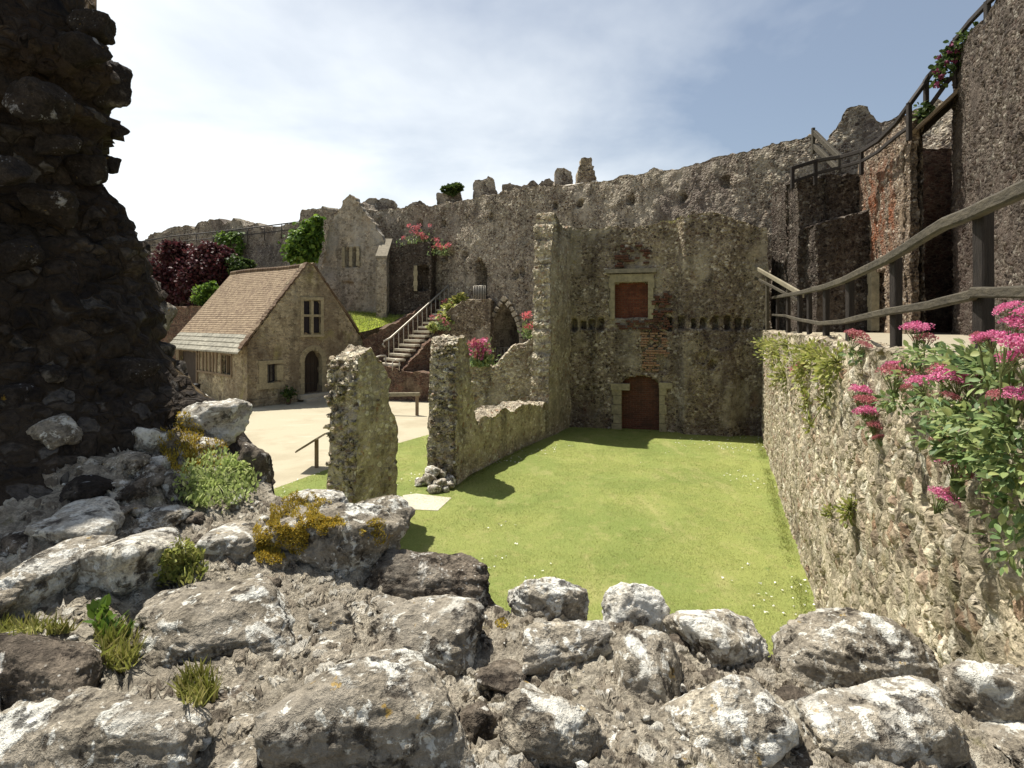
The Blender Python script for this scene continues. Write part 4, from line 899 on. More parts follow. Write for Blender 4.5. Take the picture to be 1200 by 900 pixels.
mb = MB(); gob(GP, (s0+s1)/2-.02, (s0+s1)/2+.02, sz0, sz1, -.22, -.18, mb); gob(GP, s0, s1, (sz0+sz1)/2-.02, (sz0+sz1)/2+.02, -.22, -.18, mb); mb.build('glazing_bars', M['iron'], wf)
mb = MB(); dc, dw = (d0+d1)/2, (d1-d0)/2
for sgn in (-1, 1):
    for k in range(6):
        z = .35+k*(dzs-.35)/6; w = .2 if k % 2 else .28; x = dc+sgn*(dw+w/2-.03); gob(GP, x-w/2, x+w/2, z, z+(dzs-.35)/6-.012, -.3, .03, mb)
td2 = np.append(GP.seg[0]/GP.l[0], 0); nn2 = np.append(GP.nrm[0], 0)
for k in range(9):
    an = math.pi*(k+.5)/9; cth = GP.world(dc-(dw+.10)*math.cos(an), dzs+(dzt-dzs+.10)*math.sin(an), -.12); rad = -td2*math.cos(an)+np.array([0, 0, 1.])*math.sin(an); tn = np.cross(rad, nn2)
    mb.obox(cth, rad*.13, tn*.155, nn2*.15)
mb.build('door_surround', M['ashlar'], hs)
mb = MB()
for k in range(5): x0_ = dc-dw*1.05+2.1*dw*k/5; gob(GP, x0_+.008, x0_+2.1*dw/5-.008, .36, dzt+.1, -.5, -.44, mb)
dr = mb.build('door', M['doorwood'], hs)  # dark boards added in place of the doorway's unlit interior
for z in (.8, 1.8): mb = MB(); gob(GP, dc-dw, dc+dw*.6, z, z+.05, -.44, -.425, mb); mb.build('hinge', M['iron'], dr)
mb = MB(); gob(GP, dc-dw-.35, dc+dw+.3, .12, .34, -.4, .35, mb); gob(GP, dc-dw-.2, dc+dw+.2, -.02, .14, .3, .65, mb); mb.build('doorstep', M['step'], hs)
mb = MB(); gob(GP, -.05, s1+1.0, -.05, .35, -.1, .09, mb); mb.build('plinth', M['house'], hs)
# side: timber studs, small window, porch door
mb = MB()
for px in (234, 238, 242, 246, 250, 254): u, z1 = SP.uz(px, 411); gob(SP, u-.07, u+.07, 1.45, EZ-.1, -.1, .05, mb)
gob(SP, b1+.02, a0-.1, 1.36, 1.46, -.1, .06, mb); mb.build('timber_studs', M['timber'], hs)
mb = MB(); gob(SP, a0-.1, a0, az0-.05, az1+.05, -.2, .04, mb); gob(SP, a1, a1+.1, az0-.05, az1+.05, -.2, .04, mb); gob(SP, a0-.1, a1+.1, az1, az1+.1, -.2, .045, mb); gob(SP, a0-.12, a1+.12, az0-.1, az0, -.2, .06, mb); gob(SP, (a0+a1)/2-.03, (a0+a1)/2+.03, az0, az1, -.15, .0, mb)
wf = mb.build('small_window', M['timber'], hs); mb = MB(); gob(SP, a0, a1, az0, az1, -.2, -.16, mb); mb.build('pane', M['glass'], wf)
mb = MB()
for k in range(6): x0_ = b0+(b1-b0)*k/6; gob(SP, x0_+.008, x0_+(b1-b0)/6-.008, .3, bz1, -.2, -.14, mb)
mb.build('door', M['doorwood'], hs)
mb = MB(); gob(SP, b0-.12, b0, .2, bz1+.1, -.2, .07, mb); gob(SP, b1, b1+.12, .2, bz1+.1, -.2, .07, mb); gob(SP, b0-.12, b1+.12, bz1, bz1+.12, -.2, .075, mb); mb.build('door_frame', M['timber'], hs)
mb = MB()
gob(SP, b0-.6, b1+.3, .0, .28, .0, .9, mb); mb.build('doorstep', M['timber'], hs)
# things by the house
rr = thing('porch_rail', 'pale metal rail on the low step by the side door of the house', 'railing', SP.world(b0+.3, .28, .8))
mb = MB()
for z in (.95, 1.15): mb.tube([SP.world(b0-1.2, z, .85), SP.world(b1-.1, z, .85)], .035, 6)
mb.build('rail', M['metal'], rr, True)
for u in (b0-.6, b0+.45):
    mb = MB(); mb.tube([SP.world(u, 0.0, .85), SP.world(u, 1.2, .85)], .035, 6); mb.build('post', M['metal'], rr, True)
bn = thing('litter_bin', 'dark round litter bin standing by the house side wall', 'bin', SP.world(SP.uz(240, 0)[0], 0, .5))
q = ORIG[bn.name]; mb = MB(); mb.tube([q+[0, 0, z] for z in (0, .02, .4, .72)], [.2, .22, .24, .26], 16); mb.build('body', M['bin'], bn, True)
mb = MB(); mb.tube([q+[0, 0, z] for z in (.715, .74, .80, .83)], [.27, .29, .29, .2], 16); mb.build('lid', M['bin'], bn, True)
pl_ = gr(338, 474); P_ = np.repeat([pl_], 120, 0)+rng.normal(size=(120, 3))*[.15, .12, .12]+[0, 0, .55]
sh = thing('doorside_shrub', 'small thin potted shrub by the house wall left of the arched doorway', 'shrub', pl_)
V, Q = leaves(P_, rdir(120, rng, .3), .16, 'oval', seed=21); mk('foliage', V, [Q], M['darkleaf'], sh)
mb = MB(); mb.tube([pl_, pl_+[0, 0, .6]], [.03, .015], 6); mb.build('stem', M['bark'], sh, True)
mb = MB(); mb.tube([pl_+[0, 0, z] for z in (0, .02, .26)], [.1, .11, .15], 12); mb.build('pot', M['brickwall'], sh, True)

# lectern sign and plank barrier
ls = thing('lectern_sign', 'sloping information lectern on a wooden post beside the nearest pier', 'lectern', gr(371, 548))
q = ORIG[ls.name]; Yl = q[1]
mb = MB(); mb.beam(q-[0, 0, .02], q+[0, 0, .80], .09, .09); mb.build('post', M['timber'], ls)
mb = MB(); a = at(353, 526, Yl-.1); b = at(377, 511, Yl-.1); d = b-a; dn = np.linalg.norm(d); d /= dn; up = np.array([-d[2], 0, d[0]])
mb.obox((a+b)/2, d*dn/2, [0, .42, 0], up*.02); mb.build('board', M['timber'], ls)
mb = MB(); mb.obox((a+b)/2+up*.025, d*(dn/2-.03), [0, .39, 0], up*.006); mb.build('information_panel', M['panel'], ls)
pb_ = thing('plank_barrier', 'long horizontal wooden barrier plank on posts in front of the dark low wall', 'barrier', gr(488, 487))
Yb = gr(488, 487)[1]; mb = MB(); mb.beam(at(438, 462.5, Yb+.3), at(492, 462, Yb), .12, .16, .01, 4); mb.build('plank', M['woodpale'], pb_)
for px in (440, 488.5): g0 = at(px, 0, Yb+(.3 if px < 450 else 0)); mb = MB(); mb.beam([g0[0], g0[1]+.05, 0], [g0[0], g0[1]+.05, EYE-(464-HY)/F*g0[1]], .13, .13); mb.build('post', M['timber'], pb_)

# ================================================================== TREES AND CREEPERS
def tree(name, label, base, crowns, mat, nsub, per, ls, trunk=True, group=None, h=2.5, cat='tree'):
    t = thing(name, label, cat, base, group); b = np.array(base, float)
    mb = MB()
    for c, rad in crowns:
        c = np.array(c); mid = (b+c)/2+[rng.uniform(-.3, .3), rng.uniform(-.3, .3), 0]
        mb.tube([b, mid, c], [.16, .1, .04], 7)
        for k in range(5): e = c+rng.normal(size=3)*np.array(rad)*.5; mb.tube([mid*.3+c*.7, e], [.05, .02], 5)
    mb.build('trunk', M['bark'], t, True)
    PP, DD = [], []
    for c, rad in crowns: p_, d_ = clumpy(c, rad, nsub, per, rng); PP.append(p_); DD.append(d_)
    PP = np.concatenate(PP); DD = np.concatenate(DD)
    V, Q = leaves(PP, DD+rng.normal(size=DD.shape)*.5+[0, 0, -.2], ls, 'oval', seed=int(abs(b[0]*10)))
    mk('crown', V, [Q], mat, t); return t
tree('copper_tree', 'dark purple copper leaved tree filling the corner behind the house', at(215, 372, 39)*[1, 1, 0]+[0, 0, 3.9],
     [(at(213, 325, 39), (2.7, 1.8, 2.4)), (at(243, 318, 38.5), (2.1, 1.5, 2.1)), (at(186, 330, 39.5), (2.0, 1.4, 2.0)), (at(207, 300, 39.4), (1.1, .9, 1.3)), (at(252, 298, 38.8), (1.2, .9, .9)), (at(262, 312, 38.2), (.9, .8, 1.1))], M['redleaf'], 22, 230, .2)
tree('green_bush', 'bright green bush on the garden wall against the purple tree', at(238, 372, 36)*[1, 1, 1], [(at(240, 349, 36), (.95, .8, .8)), (at(248, 342, 36.2), (.6, .6, .55))], M['greenleaf'], 14, 160, .18, cat='bush')
tree('dark_shrub', 'dark green shrub between the purple tree and the ivy curtain', at(282, 372, 38)*[1, 1, 1], [(at(278, 318, 38), (1.1, .9, 1.1)), (at(290, 312, 38.2), (.6, .6, .6))], M['darkleaf'], 14, 160, .18, cat='shrub')
def creeper(name, label, pl, poly, n, mat, ls, out=.15, cat='ivy', thick=.35):
    P_ = []
    poly = np.array(poly, float); lo, hi = poly.min(0), poly.max(0)
    q = rng.uniform(lo, hi, (n*4, 2)); q = q[inpoly(q, poly)]; k = fbm(np.stack([q[:, 0]*.09, q[:, 1]*.09, q[:, 0]*0], -1), 3, 6); q = q[k > -.28][:n]
    for px, py in q: u, z = pl.uz(px, py); P_.append(pl.world(u, z, out+abs(rng.normal())*thick*.6))
    P_ = np.array(P_); V, Q = leaves(P_, rdir(len(P_), rng, -.5)+np.append(pl.nrm[0], 0)*.8, ls, 'oval', seed=31)
    return tag(mk(name, V, [Q], mat), label, cat)
creeper('ivy', 'curtain of ivy hanging over the distant castle wall', FW, [(252, 279), (262, 274), (287, 272), (290, 285), (287, 304), (270, 306), (256, 296)], 900, M['greenleaf'], .22)
creeper('ivy', 'bright ivy mass climbing the left edge of the pointed gable', Plan([(-15.2, 35.2), (-11.8, 34.3)]), [(344, 292), (354, 274), (370, 260), (388, 254), (390, 262), (386, 286), (380, 304), (362, 309), (346, 308)], 2000, M['greenleaf'], .26, .2, thick=.8)

def valerian_far(label, px0, px1, py0, py1, Y, n, mat='red', green=.6, grp='red valerian clumps on the far walls'):
    a = at((px0+px1)/2, py1, Y); t = thing('valerian', label, 'flowering plant', a, grp)
    w = (px1-px0)/F*Y/2; h = (py1-py0)/F*Y
    r = rng
    p_ = a+np.c_[r.normal(size=int(n*1.2*green))*w*.55, r.normal(size=int(n*1.2*green))*.16, np.abs(r.normal(size=int(n*1.2*green)))*h*.33]; d_ = r.normal(size=p_.shape)*.6; V, Q = leaves(p_, d_+[0, 0, .8], .17, 'lance', seed=3); mk('foliage', V, [Q], M['valleaf'], t)
    for k in range(max(4, int(n/28))):
        q = a+[np.clip(r.normal()*.5, -1.1, 1.1)*w, r.uniform(-.3, .2), h*r.uniform(.35, 1.05)]; s_ = r.uniform(.06, .15); p_, d_ = blobpts(q, (s_, s_, s_*.8), int(30*s_/.12), r, .2)
        V, Q = leaves(p_, d_+[0, 0, .3], .085, 'petal', seed=4); mk('flower_head', V, [Q], M[mat if r.uniform() < .7 else 'rose'], t)
    return t
valerian_far('red flowering clump high on the shaded cross wall behind the buttress', 474, 514, 266, 290, 32.8, 520)
valerian_far('deep pink flowering clump on the wall right of the shaded cross wall', 504, 528, 281, 300, 32.0, 260)
valerian_far('small red flower clump at the top of the stone stairs', 518, 530, 348, 360, 31.4, 110)
valerian_far('reddish fading clump halfway up the right side of the stairs', 508, 524, 370, 388, 29.0, 160, 'rose')
valerian_far('bright magenta valerian bush on the head of the cross wall', 551, 576, 398, 430, 20.6, 620, 'pink', 1.)
valerian_far('pinkish red flowers on the broken edge right of the big arch', 612, 628, 366, 398, 20.9, 190, 'red', .5)
pl2 = thing('yellow_herb', 'yellow green herbs along the right edge of the stone stairs', 'plant', at(520, 372, 30.2))
P_ = np.concatenate([blobpts(at(px, py, Y), (.4, .3, .3), 90, rng, .1)[0] for px, py, Y in ((518, 372, 30), (526, 362, 30.5), (534, 354, 31), (540, 350, 31), (508, 384, 29.4), (524, 376, 29.8))])
V, Q = leaves(P_, rdir(len(P_), rng, .6), .2, 'oval', seed=7); mk('foliage', V, [Q], M['herbleaf'], pl2)
P_, D_ = clumpy(at(879, 322, 19.6), (.3, .3, .42), 6, 80, rng)
V, Q = leaves(P_, D_, .14, 'oval', seed=9); tag(mk('dark_fern', V, [Q], M['darkleaf']), 'dark green plant growing from the corner by the sunlit stair handrail', 'plant')
P_, D_ = clumpy(at(1014, 352, 17.2), (.28, .28, .55), 6, 80, rng)
V, Q = leaves(P_, D_, .12, 'oval', seed=9); tag(mk('dark_bush', V, [Q], M['darkleaf']), 'dark narrow bush beside the small doorway of the stained tower', 'bush')

# ================================================================== FENCES, right
fn_ = thing('path_fence', 'weathered wooden post and rail fence rising along the sunlit wall', 'fence', (3.6, 6, 3.7))
def fx(px, py): Y = (1.2+.32)/max((px-CX)/F-.3937, .02); return at(px, py, Y)
RU = [(905, 349), (922, 346), (945, 341.5), (968, 336), (988, 329), (1015, 316), (1042, 303), (1075, 282), (1108, 262), (1140, 249), (1175, 233), (1215, 214), (1300, 172)]
RLW = [(905, 369), (920, 370), (938, 375), (960, 379), (988, 377), (1015, 371), (1042, 364), (1090, 358), (1140, 346), (1141, 343), (1180, 342), (1240, 341), (1300, 340)]
def rail(pts, w, h, name, s0, mat):
    q = [fx(*k) for k in pts]
    xs = np.linspace(0, len(q)-1, (len(q)-1)*4+1); q = np.array([[np.interp(x, range(len(q)), np.array(q)[:, k]) for k in range(3)] for x in xs]); q[:, 2] += .012*n1(xs*.8, s0)
    V = []; n = len(q); T = np.gradient(q, axis=0)
    for i in range(n):
        t = T[i]/np.linalg.norm(T[i]); sd = np.cross(t, [0, 0, 1]); sd /= np.linalg.norm(sd); up = np.cross(sd, t); k = 1+.10*n1([i*.31], s0)[0]
        for (x, y) in ((-1, -.7), (-.7, -1), (.7, -1), (1, -.7), (1, .7), (.7, 1), (-.7, 1), (-1, .7)): V.append(q[i]+sd*w/2*x*k+up*h/2*y*k)
    Q = [[i*8+k, i*8+(k+1) % 8, i*8+8+(k+1) % 8, i*8+8+k] for i in range(n-1) for k in range(8)]
    Q += [[e, e+1, e+2, e+3] for e in (0, (n-1)*8)]+[[e, e+3, e+4, e+7] for e in (0, (n-1)*8)]+[[e+7, e+4, e+5, e+6] for e in (0, (n-1)*8)]
    return mk(name, V, [np.array(Q)], mat, fn_, smooth=False)
rail(RU, .06, .084, 'top_rail', 3, M['wood']); rail(RLW, .045, .066, 'lower_rail', 5, M['wood'])
for px, yt, yb in ((909, 347, 392), (921, 345, 392), (934, 343, 392), (945, 341, 395), (964, 337, 396), (991, 328, 400), (1043, 303, 408), (1143, 250, 418), (1288, 178, 440)):
    q = fx(px, yt); q = q+np.array([.075, .03, -.0]); mb = MB(); w = .085 if px < 1000 else .085
    mb.beam([q[0], q[1], 3.55], [q[0], q[1], q[2]+.01], w, w*.9, .006, 5, px); o = mb.build('post', M['woodark'], fn_)
hr = thing('sunlit_stair_handrail', 'bleached handrail sloping down from the hall wall to the path fence', 'handrail', at(936, 345, 17))
mb = MB(); mb.beam(at(884, 313, 19.4), at(941, 346, 13.0), .06, .12, .01, 6); mb.build('rail', M['woodpale'], hr)
mb = MB(); mb.beam(at(884, 325, 19.4), at(936, 352, 13.6), .05, .08, .01, 6); mb.build('lower_rail', M['wood'], hr)
for px, Y in ((900, 17.4), (925, 14.6)): q = at(px, np.interp(px, [884, 941], [313, 346]), Y); mb = MB(); mb.beam([q[0], q[1]+.05, 3.6], q+[0, .05, 0], .09, .09); mb.build('post', M['wood'], hr)
# upper wooden railing on the tower walls
ur = thing('upper_railing', 'dark wooden railing stepping up along the tower walls against the sky', 'railing', at(1000, 190, 16))
UP = [(929, 197, 17.4), (958, 188, 17.3), (985, 184, 16.9), (1010, 177, 16.3), (1030, 164, 15.2), (1050, 144, 14.2), (1066, 122, 13.6), (1082, 100, 13.9), (1088, 90, 13.9), (1105, 70, 13.7), (1121, 45, 13.4), (1137, 25, 12.6), (1158, 3, 11.6), (1180, -18, 11)]
mb = MB(); q = [at(*k) for k in UP]
for i in range(len(q)-1): mb.beam(q[i]-(q[i+1]-q[i])*.03, q[i+1]+(q[i+1]-q[i])*.03, .09, .11)
mb.build('top_rail', M['woodark'], ur)
mb = MB(); q = [at(px, py+dy, Y) for (px, py, Y), dy in zip(UP[:7], (16, 15, 12, 12, 13, 16, 26))]
for i in range(len(q)-1): mb.beam(q[i], q[i+1], .06, .09)
mb.build('lower_rail', M['woodark'], ur); mb = MB()
q = [at(1090, 124, 13.8), at(1110, 96, 13.6), at(1122, 84, 13.4)]
for i in range(2): mb.beam(q[i], q[i+1], .06, .1)
mb.build('lower_rail', M['woodark'], ur)
for px, py, Y, dz in ((929, 197, 17.4, .65), (956, 189, 17.3, .75), (1010, 177, 16.3, .7), (1066, 122, 13.6, .9), (1086, 94, 13.9, .85), (1121, 45, 13.4, 1.2), (1158, 3, 11.6, 1.1)):
    q = at(px, py, Y); mb = MB(); mb.beam(q+[0, .02, .04], q+[0, .02, -dz], .1, .1); mb.build('post', M['woodark'], ur)
ps = thing('plank_ladder', 'pair of sunlit slanting timbers rising to the curtain wall head above the turret', 'ladder', at(975, 195, 18.4))
for (a, b) in (((954, 155, 19.2), (983, 184, 17.9)), ((954, 171, 19.2), (983, 199, 17.9))): mb = MB(); mb.beam(at(*a), at(*b), .13, .16); mb.build('beam', M['wood'], ps)
for (a, b) in (((953, 150, 19.2), (953, 180, 19.2)), ((983, 182, 17.9), (983, 202, 17.9))): mb = MB(); mb.beam(at(*a), at(*b), .1, .1); mb.build('post', M['wood'], ps)
wd = thing('plank_walkway', 'sloping plank walkway bridging the dark recess at the tower top', 'walkway', at(1095, 140, 13.9))
mb = MB(); mb.beam(at(1068, 158, 14.1), at(1124, 106, 13.7), .95, .09); mb.build('deck', M['timber'], wd)
mb = MB(); mb.beam(at(1066, 166, 14.3), at(1122, 114, 13.9), .08, .2); mb.build('bearer', M['woodark'], wd)
P_ = np.concatenate([blobpts(at(px, py, Y), s, n, rng, .1)[0] for px, py, Y, s, n in ((1108, 76, 13.5, (.28, .3, .4), 130), (1120, 62, 13.4, (.3, .3, .35), 120), (1100, 95, 13.7, (.2, .2, .2), 60), (1138, 40, 12.8, (.3, .3, .2), 60), (1082, 132, 13.9, (.25, .3, .25), 90))])
rv = thing('railing_creeper', 'dark leafy valerian with a few purple flowers tangled in the upper railing', 'plant', at(1110, 90, 13.5))
V, Q = leaves(P_, rdir(len(P_), rng, .2), .12, 'oval', seed=12); mk('foliage', V, [Q], M['darkleaf'], rv)
for px, py in ((1116, 52), (1112, 62), (1100, 68), (1108, 74), (1097, 84), (1103, 90), (1098, 100), (1124, 60), (1118, 72)):
    P_ = blobpts(at(px, py, 13.3), (.06, .06, .05), 20, rng, .1)[0]; V, Q = leaves(P_, rdir(len(P_), rng, .2), .06, 'petal', seed=13); mk('flower_head', V, [Q], M['plum'], rv)

# ================================================================== FOREGROUND: ruined wall head the camera looks over
CTRL = [(1200, 800, 1.72), (1090, 800, 1.76), (1000, 790, 1.8), (920, 770, 1.83), (850, 770, 1.86), (745, 735, 1.93), (650, 725, 1.97), (590, 715, 2.0), (520, 700, 2.07), (470, 650, 2.2), (400, 640, 2.25), (340, 600, 2.45), (325, 585, 2.6), (290, 555, 2.75), (250, 522, 2.9), (215, 484, 3.1),
        (1100, 880, 1.45), (850, 840, 1.5), (650, 800, 1.6), (500, 760, 1.75), (350, 700, 1.9), (250, 660, 2.05), (150, 700, 1.8), (50, 690, 1.75), (200, 610, 2.25), (100, 612, 2.1), (230, 565, 2.55), (190, 545, 2.5),
        (0, 900, 1.2), (200, 900, 1.22), (400, 900, 1.25), (600, 900, 1.25), (800, 900, 1.25), (1000, 900, 1.3), (1200, 900, 1.4), (0, 800, 1.4), (200, 800, 1.5), (400, 800, 1.5), (600, 840, 1.45), (0, 640, 1.9)]
CP = np.array([at(*k) for k in CTRL]); CP = np.concatenate([CP, [[-1.2, .5, 2.98], [0, .4, 2.97], [1.2, .5, 2.97], [1.9, 1.2, 2.98], [-2.6, 1.2, 3.05], [-2.9, 2.6, 3.2], [-2.6, 3.4, 3.35], [-4, 4, 3.3], [-2.6, 4.4, 3.4]]])
def tps(r2): return .5*r2*np.log(r2+1e-9)
def _fit():
    d = CP[:, None, :2]-CP[None, :, :2]; K = tps((d**2).sum(-1))+np.eye(len(CP))*.02; Pm = np.c_[np.ones(len(CP)), CP[:, :2]]
    A = np.block([[K, Pm], [Pm.T, np.zeros((3, 3))]]); return np.linalg.solve(A, np.r_[CP[:, 2], 0, 0, 0])
W_ = _fit()
def sz_(xy):
    xy = np.asarray(xy, float); d = xy[:, None]-CP[None, :, :2]; return tps((d**2).sum(-1))@W_[:-3]+W_[-3]+xy@W_[-2:]
def on_surf(px, py, lift=0.0):
    Y = np.linspace(.7, 4, 500); P_ = np.stack([(px-CX)/F*Y, Y], 1); z = EYE-(py-HY)/F*Y; g_ = z-(sz_(P_)+lift); k = np.nonzero(g_ <= 0)[0]
    k = k[0] if len(k) else int(np.argmin(np.abs(g_))); return np.array([P_[k, 0], Y[k], z[k]])
EDGE = [(-700, 5.), (-300, 5.), (0, 4.8), (120, 4.3), (190, 3.6), (212, 3.2), (250, 2.98), (300, 2.78), (345, 2.55), (400, 2.36), (480, 2.24), (520, 2.12), (590, 2.03), (650, 2.0), (745, 1.96), (850, 1.9), (920, 1.88), (1000, 1.85), (1090, 1.80), (1200, 1.78), (1300, 1.76), (1420, 1.74)]
rw = thing('rubble_wall', 'broad crumbling flint and mortar wall head across the foreground', 'ruined wall', (0, 1.5, 0))
tx = np.concatenate([np.linspace(-700, -40, 50)[:-1], np.linspace(-40, 1260, 330), np.linspace(1260, 1420, 20)[1:]]); ty = np.concatenate([[0.42], np.linspace(.6, 1.1, 12), np.linspace(1.12, 1., 2)[:0]])
NT = 190; rows_ = []
ey = np.interp(tx, [e[0] for e in EDGE], [e[1] for e in EDGE])+.035*n1(tx*.02, 5)
tt = np.concatenate([np.linspace(0, .35, 20)[:-1], np.linspace(.35, 1, NT-19)])
X = ((tx-CX)/F)[:, None]*(.45+(ey[:, None]-.45)*tt[None]); Y = .45+(ey[:, None]-.45)*tt[None]
Z = sz_(np.stack([X.ravel(), Y.ravel()], 1)).reshape(X.shape)
pp = np.stack([X, Y, Z], -1)
Z = Z+.016+.045*fbm(pp*3.2, 4, 3)+.028*fbm(pp*9, 4, 8)+.012*fbm(pp*30, 3, 12)
edge = np.clip((tt-.965)/.035, 0, 1); Z = Z-.05*edge[None]**2
V = [np.stack([X, Y, Z], -1).reshape(-1, 3)]; n_, m_ = X.shape; i, j = np.meshgrid(np.arange(n_-1), np.arange(m_-1), indexing='ij'); k = (i*m_+j).ravel(); Q = [np.stack([k, k+m_, k+m_+1, k+1], 1)]
ring = np.concatenate([np.arange(m_)[::-1]*1, np.arange(1, n_)*m_, (n_-1)*m_+np.arange(1, m_), (np.arange(n_-1)[::-1])*m_+m_-1])[:-1]
ring = np.concatenate([ring, ring[:1]])[:-1]
rv_ = V[0][ring]; offb = len(V[0]); L_ = len(ring); steps = [.08, .2, .4, .7, 1.2, 1.9, 2.6]
prev = ring
for s_, d_ in enumerate(steps+[None]):
    q = rv_.copy(); q[:, 2] = np.maximum(rv_[:, 2]-d_, .05) if d_ else 0
    q += .03*vecn(q*5, 2, 9)*np.array([1, 1, .3])
    if d_ is None: q[:, 2] = -.05
    V.append(q); cur = offb+np.arange(L_); nx = np.roll(np.arange(L_), -1)
    Q.append(np.stack([prev, prev[nx], cur[nx], cur], 1)); prev = cur; offb += L_
core = mk('mortar_core', np.concatenate(V), [np.concatenate(Q)], M['core'], rw)
# stones: centre, width, height in the photo; kind; yaw; flatness hints
ST = [  # px, py, w, h, mat, seed, depth ratio, label
    (1172, 836, 112, 130, 's_grey', 11, .8, 'grey stone with a pale crown at the right end of the wall head'),
    (1002, 776, 184, 128, 's_grey', 1212, .75, 'large lichen crusted stone right of the lawn edge'),
    (850, 752, 136, 88, 's_pale', 13, .7, 'stone with a big white lichen patch on the lawn edge'),
    (740, 718, 84, 66, 's_white', 14, .6, 'pale saddle shaped stone on the lawn edge'),
    (643, 708, 96, 62, 's_pale', 15, .6, 'pale peaked stone on the lawn edge'),
    (512, 684, 152, 80, 's_dark', 16, .6, 'dark fronted stone beside the moss covered one'),
    (404, 640, 176, 104, 's_grey', 17, .6, 'big stone carrying the golden moss'),
    (372, 588, 74, 40, 's_white', 18, .7, 'pale stone behind the golden moss'),
    (297, 553, 64, 62, 's_dark', 19, .8, 'round brown stone behind the leafy tuft'),
    (250, 496, 76, 54, 's_white', 20, .9, 'large white block at the back of the wall head'),
    (222, 472, 48, 20, 's_white', 21, .9, None),
    (160, 664, 126, 84, 's_white', 22, .8, 'white flat topped slab'),
    (90, 624, 92, 50, 's_white', 23, .8, 'white stone beside the dark pier'),
    (38, 690, 96, 80, 's_pale', 24, .8, None),
    (186, 606, 62, 26, 's_pale', 25, .7, None),
    (205, 572, 38, 40, 's_grey', 26, .8, 'small smooth grey stone left of the leafy tuft'),
    (270, 641, 76, 42, 's_pale', 27, .8, None),
    (250, 742, 204, 112, 's_grey', 28, .62, 'large flat grey stone with white blotches'),
    (58, 800, 136, 108, 's_dark', 29, .7, 'dark stone with round white spots'),
    (125, 872, 270, 104, 's_grey', 30, .5, 'long low stone in the near corner'),
    (418, 850, 250, 148, 's_grey', 31, .6, 'largest rounded stone with a rusty flank'),
    (505, 752, 164, 84, 's_grey', 32, .7, None),
    (662, 766, 108, 62, 's_pale', 33, .7, None),
    (757, 797, 84, 92, 's_grey', 34, .8, 'round stone with a white cap'),
    (862, 862, 164, 140, 's_pale', 35, .7, 'pale boulder low at the centre right'),
    (1030, 872, 204, 104, 's_pale', 36, .6, 'long pale stone below the large lichen crusted one'),
    (640, 872, 130, 84, 's_grey', 37, .7, None),
    (388, 730, 56, 48, 's_grey', 38, .8, None), (330, 655, 50, 30, 's_grey', 39, .8, None), (590, 795, 60, 40, 's_dark', 40, .8, None), (700, 850, 66, 52, 's_grey', 41, .8, None), (930, 815, 34, 26, 's_dark', 42, .8, None),
    (1110, 855, 60, 40, 's_dark', 43, .8, None), (570, 715, 46, 22, 's_grey', 44, .8, None), (606, 731, 30, 14, 's_pale', 45, .8, None), (795, 760, 30, 26, 's_dark', 46, .8, None), (700, 745, 34, 22, 's_grey', 47, .8, None),
    (215, 655, 36, 22, 's_grey', 48, .8, None), (120, 735, 50, 26, 's_dark', 49, .8, None), (20, 745, 50, 30, 's_grey', 50, .8, None), (270, 590, 34, 18, 's_grey', 52, .8, None), (240, 525, 40, 26, 's_pale', 53, .8, None),
    (275, 810, 50, 34, 's_dark', 54, .8, None), (460, 710, 56, 34, 's_grey', 55, .8, None), (1230, 880, 120, 90, 's_grey', 56, .7, None), (1080, 815, 40, 24, 's_dark', 57, .8, None), (800, 890, 50, 40, 's_grey', 58, .8, None), (940, 890, 50, 40, 's_dark', 59, .8, None),
    (560, 850, 50, 60, 's_dark', 60, .8, None), (150, 800, 46, 30, 's_grey', 61, .8, None), (10, 860, 60, 40, 's_dark', 62, .8, None), (180, 520, 50, 44, 's_grey', 63, .8, None), (175, 560, 40, 30, 's_dark', 64, .8, None), (150, 580, 44, 28, 's_dark', 65, .8, None), (30, 640, 60, 34, 's_dark', 66, .8, None), (105, 575, 56, 36, 's_pier', 71, .8, None), (150, 548, 50, 34, 's_grey', 72, .8, None), (130, 604, 40, 22, 's_dark', 74, .8, None), (160, 600, 30, 18, 's_grey', 77, .8, None), (185, 545, 26, 20, 's_pale', 80, .8, None), (140, 570, 24, 16, 's_pale', 81, .8, None), (170, 625, 34, 18, 's_dark', 83, .8, None), (225, 610, 26, 16, 's_dark', 84, .8, None), (310, 690, 40, 24, 's_dark', 85, .8, None), (440, 770, 36, 26, 's_dark', 86, .8, None), (620, 815, 40, 28, 's_grey', 87, .8, None), (730, 870, 44, 30, 's_pale', 88, .8, None), (300, 780, 30, 20, 's_grey', 89, .8, None), (-40, 720, 90, 60, 's_grey', 67, .8, None),
]
_r = np.random.default_rng(5); tries = 0
while len(ST) < 97 and tries < 6000:
    tries += 1; px, py = _r.uniform(60, 1180), _r.uniform(640, 892); w = _r.uniform(34, 74); h = w*_r.uniform(.5, .75)
    if py < np.interp(px, [60, 500, 600, 1180], [660, 720, 748, 800]): continue
    if all(abs(px-q[0])/((q[2]+w)*.43) > 1 or abs(py-q[1])/((q[3]+h)*.43) > 1 for q in ST): ST.append((px, py, w, h, ['s_grey', 's_pale', 's_grey', 's_dark'][int(_r.integers(4))], 200+tries % 700, .8, None))
